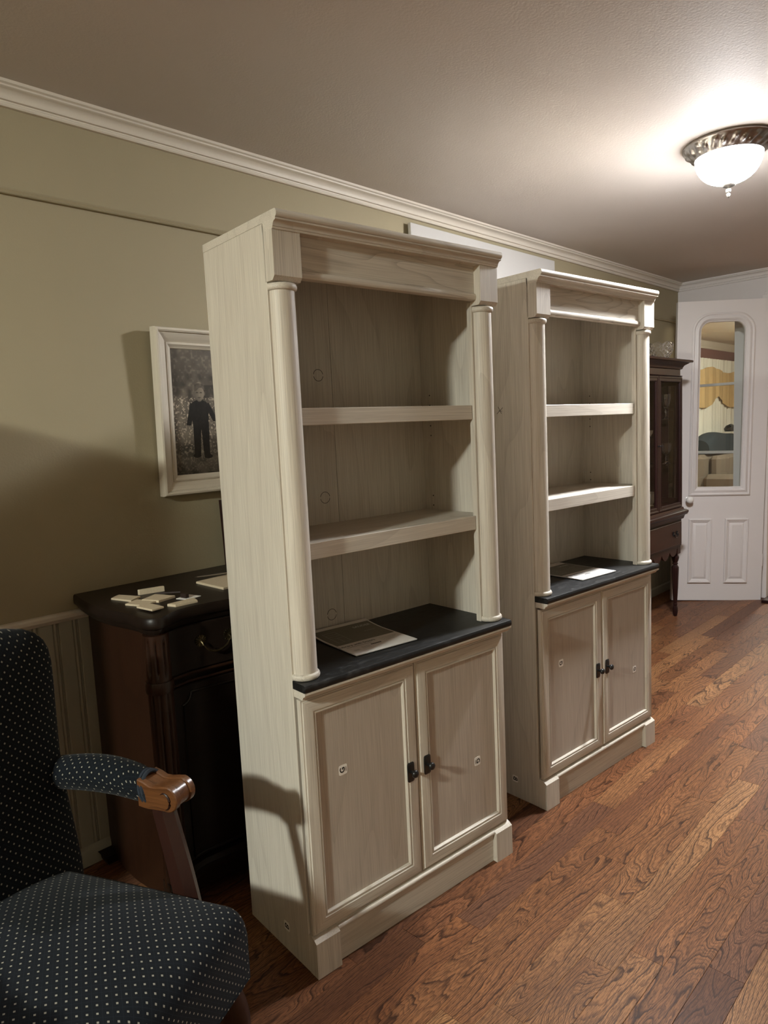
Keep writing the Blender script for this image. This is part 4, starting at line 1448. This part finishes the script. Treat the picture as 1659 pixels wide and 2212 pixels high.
g = lathe_thing('cake_stand', [(.0005, 0), (.040, 0), (.042, .006), (.012, .018), (.010, .16), (.018, .172), (.060, .178), (.062, .184), (.0005, .184)], 'glassware', (3.535, .405, 1.0375), 28, None, 40)
tag(g, 'tall glass pedestal stand carrying a cream cup inside the china cabinet', 'stand', GG)
def make_cup():
    R = empty('cup', (3.545, .402, 1.2217))
    MB().lathe([(.0005, 0), (.018, 0), (.020, .004), (.030, .020), (.034, .040), (.032, .040), (.028, .021), (.0005, .006)], 24).build('bowl', 'china', R, smooth=50)
    MB().tube([(-.033 - .012 * math.sin(a), 0, .021 + .013 * math.cos(a)) for a in np.linspace(0, PI, 9)], .0028, 6).build('handle', 'china', R)
    return R
tag(make_cup(), 'cream china cup on the glass pedestal inside the china cabinet', 'cup')
for k in range(4):
    g = lathe_thing('plate', [(.0005, 0), (.055, 0), (.060, .003), (.100, .012), (.100, .0145), (.060, .006), (.0005, .004)], 'china', (3.20, .40, .7675 + k * .0075), 32)
    tag(g, ('lowest cream china plate of the stack on the cabinet floor', 'second lowest cream china plate of the stack on the cabinet floor', 'third cream china plate up in the stack on the cabinet floor', 'topmost cream china plate of the stack on the cabinet floor')[k], 'plate', 'stacked plates in the china cabinet')
g = lathe_thing('tureen', [(.0005, 0), (.045, 0), (.048, .006), (.040, .014), (.065, .04), (.078, .075), (.080, .09), (.076, .09), (.070, .07), (.0005, .02)], 'china', (3.44, .37, .7675), 28)
tag(g, 'cream china bowl standing on the floor of the china cabinet', 'bowl')
# crystal bowl on top of the cabinet
def crys(r, z, a):
    if r < .02: return r, z
    e = abs(math.cos(3 * a)) ** .6
    zz = z + (.022 * e - .012) * max(0, (z - .04) / .08)
    k = .035 * (abs((a * 14 / PI + z * 75) % 2 - 1) - .5) + .035 * (abs((a * 14 / PI - z * 75) % 2 - 1) - .5)
    return r * (1 + k), zz
op = [(.0005, .0), (.036, 0), (.041, .008), (.050, .022), (.060, .036), (.068, .050), (.073, .064), (.075, .078), (.0745, .090), (.072, .100), (.068, .108)]
outer = op[:2]
for (r0, z0_), (r1, z1_) in zip(op[1:-1], op[2:]):
    outer += [(r0 + (r1 - r0) * k / 3, z0_ + (z1_ - z0_) * k / 3) for k in (1, 2, 3)]
inner = [(r - .006, z + .006) for r, z in reversed(outer[2:-2])]
cb = MB().lathe(outer + [(.064, .108)] + inner + [(.0005, .014)], 168, mod=crys).build('crystal_bowl', 'crystal', smooth=0)
cb.location = (3.525, .305, 1.7043)
tag(cb, 'cut crystal bowl with scalloped rim on top of the china cabinet', 'bowl')

# ================================================================== OPEN WHITE DOOR
def make_door():
    a = Vector((4.0126, 0.4341, 0))
    b = Vector((4.3916, -0.0552, 0))
    u = (b - a).normalized()
    ang = math.atan2(u.y, u.x)
    W, H, T = .620, 2.128, .040
    R = empty('white_door')
    # local: x along the leaf from free edge to hinge, y thickness (face at y=0, body to +y), z up; slight sag
    R.matrix_world = Matrix.Translation((a.x, a.y, .009)) @ Matrix.Rotation(ang, 4, 'Z') @ Matrix.Rotation(math.radians(1.2), 4, 'Y')
    hole = arch_path(.160, .460, .828, 1.985, .066)
    outer = arch_path(0, W, 0, H, .0005)
    fn = lambda p, q, h: (p, -h, q)
    ro, rh = outer(0), hole(0)
    mb = MB()
    rings = [[fn(p, q, 0) for p, q in ro], [fn(p, q, 0) for p, q in rh], [fn(p, q, -T) for p, q in rh], [fn(p, q, -T) for p, q in ro]]
    n = len(ro)
    vs = [p for r in rings for p in r]
    fs = []
    for i in range(4):
        j = (i + 1) % 4
        for k in range(n):
            k2 = (k + 1) % n
            fs.append((i * n + k, i * n + k2, j * n + k2, j * n + k))
    mb.add(vs, fs)
    mb.build('leaf', 'white', R, smooth=30)
    pf = [(0, 0), (0, .006), (.006, .012), (.012, .014), (.017, .010), (.020, .007), (.026, .009), (.031, .014), (.040, .016), (.048, .011), (.054, .003), (.062, -.004), (.064, -.014), (.058, -.014)]
    MB().frame(arch_path(.099, .521, .766, 2.046, .128, 8), pf, fn).build('arch_moulding', 'white', R, smooth=40)
    # glass
    g = MB()
    pts = hole(-.004)
    g.add([fn(p, q, -.018) for p, q in pts] + [fn(p, q, -.021) for p, q in pts], [tuple(range(n)), tuple(range(n, 2 * n))] + [(k, (k + 1) % n, n + (k + 1) % n, n + k) for k in range(n)])
    g.build('glass', 'pane', R, smooth=0)
    for x0, x1 in ((.106, .266), (.356, .517)):
        pf = [(0, 0), (0, .008), (.004, .013), (.010, .013), (.014, .009), (.020, .007), (.030, .001), (.032, -.001)]
        P = MB().frame(rect_path(x0, x1, .130, .600), pf, fn).build('panel_moulding', 'white', R, smooth=25)
        MB().frame(rect_path(x0 + .030, x1 - .030, .160, .570), [(0, .0005), (.016, .008), (.018, .0085), (.018, .0005)], fn).build('panel_bevel', 'white', P, smooth=20)
        MB().box(x0 + .0478, x1 - .0478, -.0088, -.0004, .1778, .5522, 0).build('panel_field', 'white', P)
    # knob and latch furniture
    kz = .742
    mb = MB().lathe([(.0, 0), (.022, 0), (.022, .003), (.014, .006), (.009, .010), (.008, .020), (.012, .024), (.021, .030), (.0255, .040), (.0255, .048), (.020, .057), (.010, .062), (.0, .063)], 28)
    mb.v = [(.098 + x, -z, kz + y) for x, y, z in mb.v]
    mb.build('knob', 'porcelain', R, smooth=60)
    mb = MB().lathe([(.0, 0), (.004, 0), (.0065, .006), (.004, .012), (.0065, .018), (.004, .026), (.0065, .034), (.0, .042)], 14)
    mb.v = [(.092 + x, y - .006, .640 + z) for x, y, z in mb.v]
    mb.build('keyhole_cover', 'porcelain', R, smooth=60)
    MB().box(-.0012, .0008, .012, .030, .70, .82, .0004).build('latch_plate', 'brass', R)
    for z in (.25, 1.9):
        MB().box(W - .0008, W + .006, .004, .034, z, z + .09, .001).build('hinge', 'white', R)
    return R
tag(make_door(), 'old white panelled door with arched glass pane standing open across the corner', 'door')

# ================================================================== ROOM BEYOND THE END WALL
PX0, PX1, PY0, PY1 = EX + .15, 12.0, -1.6, 2.03
struct(MB().box(PX0, PX1, PY0, PY1 + .1, -.06, 0, 0).build('floor_beyond', M['oakfar'] if 'oakfar' in M else wood('oak_floor_far', 0, (.30, .13, .055), (.11, .045, .02), .5, .4, rough=.4)))
struct(MB().box(PX0, PX1, PY0, PY1 + .1, CEIL, CEIL + .1, 0).build('ceiling_beyond', paint_wall('parlour_ceiling_paint', (.80, .77, .68), .2, .03)))
wp = struct(MB().box(PX0, PX1 + .1, PY1, PY1 + .12, 0, CEIL, 0).build('wall_parlour', 'parlour'))
MB().box(PX0, PX1, PY1 - .006, PY1, 2.12, 2.262, 0).build('wallpaper_border', 'burgundy', wp)
struct(MB().box(PX1, PX1 + .1, PY0, PY1, 0, CEIL, 0).build('wall_parlour_far', 'parlour'))
struct(MB().box(PX0, PX1, PY0 - .1, PY0, 0, CEIL, 0).build('wall_parlour_right', 'parlour'))
struct(MB().prism([(0, 2.262), (.012, 2.262), (.02, 2.275), (.02, 2.285), (.045, 2.325), (.05, 2.345), (.06, CEIL), (0, CEIL)], lambda p, q, a: (a, PY1 - p, q), PX0, PX1).build('trim_9', 'cream', smooth=30))
# curtains: pleated sheer, lace heading, gold scalloped valance
def pleats(name, mat, x0, x1, y, ztop, zbot, amp, per, n=260):
    vs, fs = [], []
    xs = np.linspace(x0, x1, n)
    for x in xs:
        d = amp * math.sin(2 * PI * x / per) + .4 * amp * math.sin(2 * PI * x / per * 2.3 + 1)
        zt = ztop(x) if callable(ztop) else ztop
        zb = zbot(x) if callable(zbot) else zbot
        vs += [(x, y - d - .003, zb), (x, y - d - .003, zt), (x, y - d, zt), (x, y - d, zb)]
    for i in range(n - 1):
        for k in range(4):
            fs.append((i * 4 + k, i * 4 + (k + 1) % 4, i * 4 + 4 + (k + 1) % 4, i * 4 + 4 + k))
    fs += [(0, 1, 2, 3), tuple((n - 1) * 4 + k for k in range(4))]
    return MB().add(vs, fs).build(name, mat, smooth=60)
c1 = pleats('sheer_curtain', 'lace', 8.2, 11.2, 1.955, 2.118, .45, .014, .11)
tag(c1, 'sheer white pleated curtain in the room seen through the door glass', 'curtain')
c2 = pleats('valance', 'valance', 8.2, 11.2, 1.915, lambda x: 1.968 + .034 * math.cos((x - 9.06) * 2 * PI / 1.23), lambda x: 1.452 + .155 * max(0, 1 - abs(((x - 9.31 + .615) % 1.23) - .615) / .42) ** 1.3, .010, .31)
tag(c2, 'gold scalloped valance hanging over the sheer curtain', 'valance')
rod = MB().tube([(8.1, 2.005, 2.09), (11.3, 2.005, 2.09)], .008, 8).build('curtain_rod', 'brass')
tag(rod, 'thin curtain rod above the gold valance', 'rod')
# taupe sofa with a quilt over its back
def make_sofa():
    R = empty('sofa', (8.9, 1.50, 0))
    MB().box(-1.0, 1.0, .12, .36, .10, .86, .05).build('back', 'sofa', R)
    MB().box(-.98, .98, -.42, .12, .12, .32, .03).build('base', 'sofa', R)
    for x0, x1 in ((-.80, -.01), (.01, .80)):
        MB().box(x0, x1, -.44, .119, .321, .47, .04).build('seat_cushion', 'sofa', R)
        MB().box(x0, x1, -.02, .118, .48, .84, .05).build('back_cushion', 'sofa', R)
    for x0, x1 in ((-1.0, -.81), (.81, 1.0)):
        MB().box(x0, x1, -.44, .118, .10, .62, .05).build('arm', 'sofa', R)
    for x in (-.92, .92):
        for y in (-.38, .30):
            MB().box(x - .03, x + .03, y - .03, y + .03, 0, .10, .004).build('foot', 'mahog', R)
    return R
tag(make_sofa(), 'taupe upholstered sofa standing before the curtained wall of the next room', 'sofa')
rings = []
for k in range(21):
    t = k / 20
    x = 8.12 + 1.55 * t
    hgt = .27 * (1 - abs(2 * t - .9) ** 5 * .5) * (.93 + .07 * math.sin(7 * t))
    rings.append([(x, 1.74 + .13 * math.cos(a) * (1 + .05 * math.sin(9 * t)), .8615 + max(0, hgt * math.sin(a) ** .6 if math.sin(a) > 0 else 0)) for a in np.linspace(0, PI, 14)])
q = MB().sweep(rings).build('quilt', 'quilt', smooth=60)
tag(q, 'dark blue folded quilt piled on the back of the taupe sofa', 'quilt')
mb = MB()
mb.lathe([(.0005, 0), (.075, 0), (.085, .03), (.06, .06), (.02, .075), (.0005, .078)], 20, (0, 0, 0), mod=lambda r, z, a: (r * (1 + .35 * math.cos(a) ** 2), z * (1 + .3 * math.cos(3 * a))))
hb = mb.build('handbag', 'blackmetal', smooth=60)
hb.location = (9.18, 1.70, 1.118)
tag(hb, 'small black bag lying on the dark blue quilt', 'bag')
# spool-turned stand in the hall, seen past the hinge edge of the door
def make_stand():
    R = empty('spool_stand', (5.28, -.14, 0))
    prof = [(.0005, 0)]
    z = 0.0
    while z < .44:
        prof += [(.009, z), (.017, z + .008), (.017, z + .014), (.009, z + .022)]
        z += .0225
    prof.append((.0005, z))
    me = MB().lathe(prof, 12).mesh('post', 'mahog', smooth=50)
    for x in (-.10, -.05, 0, .05, .10):
        for y in (-.25, .255) if abs(x) < .09 else (-.25, -.12, .0, .12, .255):
            o = bpy.data.objects.new('post', me)
            COL.objects.link(o)
            o.parent = R
            o.location = (x, y, 0)
    MB().box(-.14, .14, -.29, .29, .452, .480, .004).build('top', 'mahog', R)
    MB().box(-.14, .14, -.29, .29, .4805, .545, .006).build('drawer_case', 'chairwood', R)
    return R
tag(make_stand(), 'low dark stand with spool-turned posts in the hall beyond the doorway', 'stand')
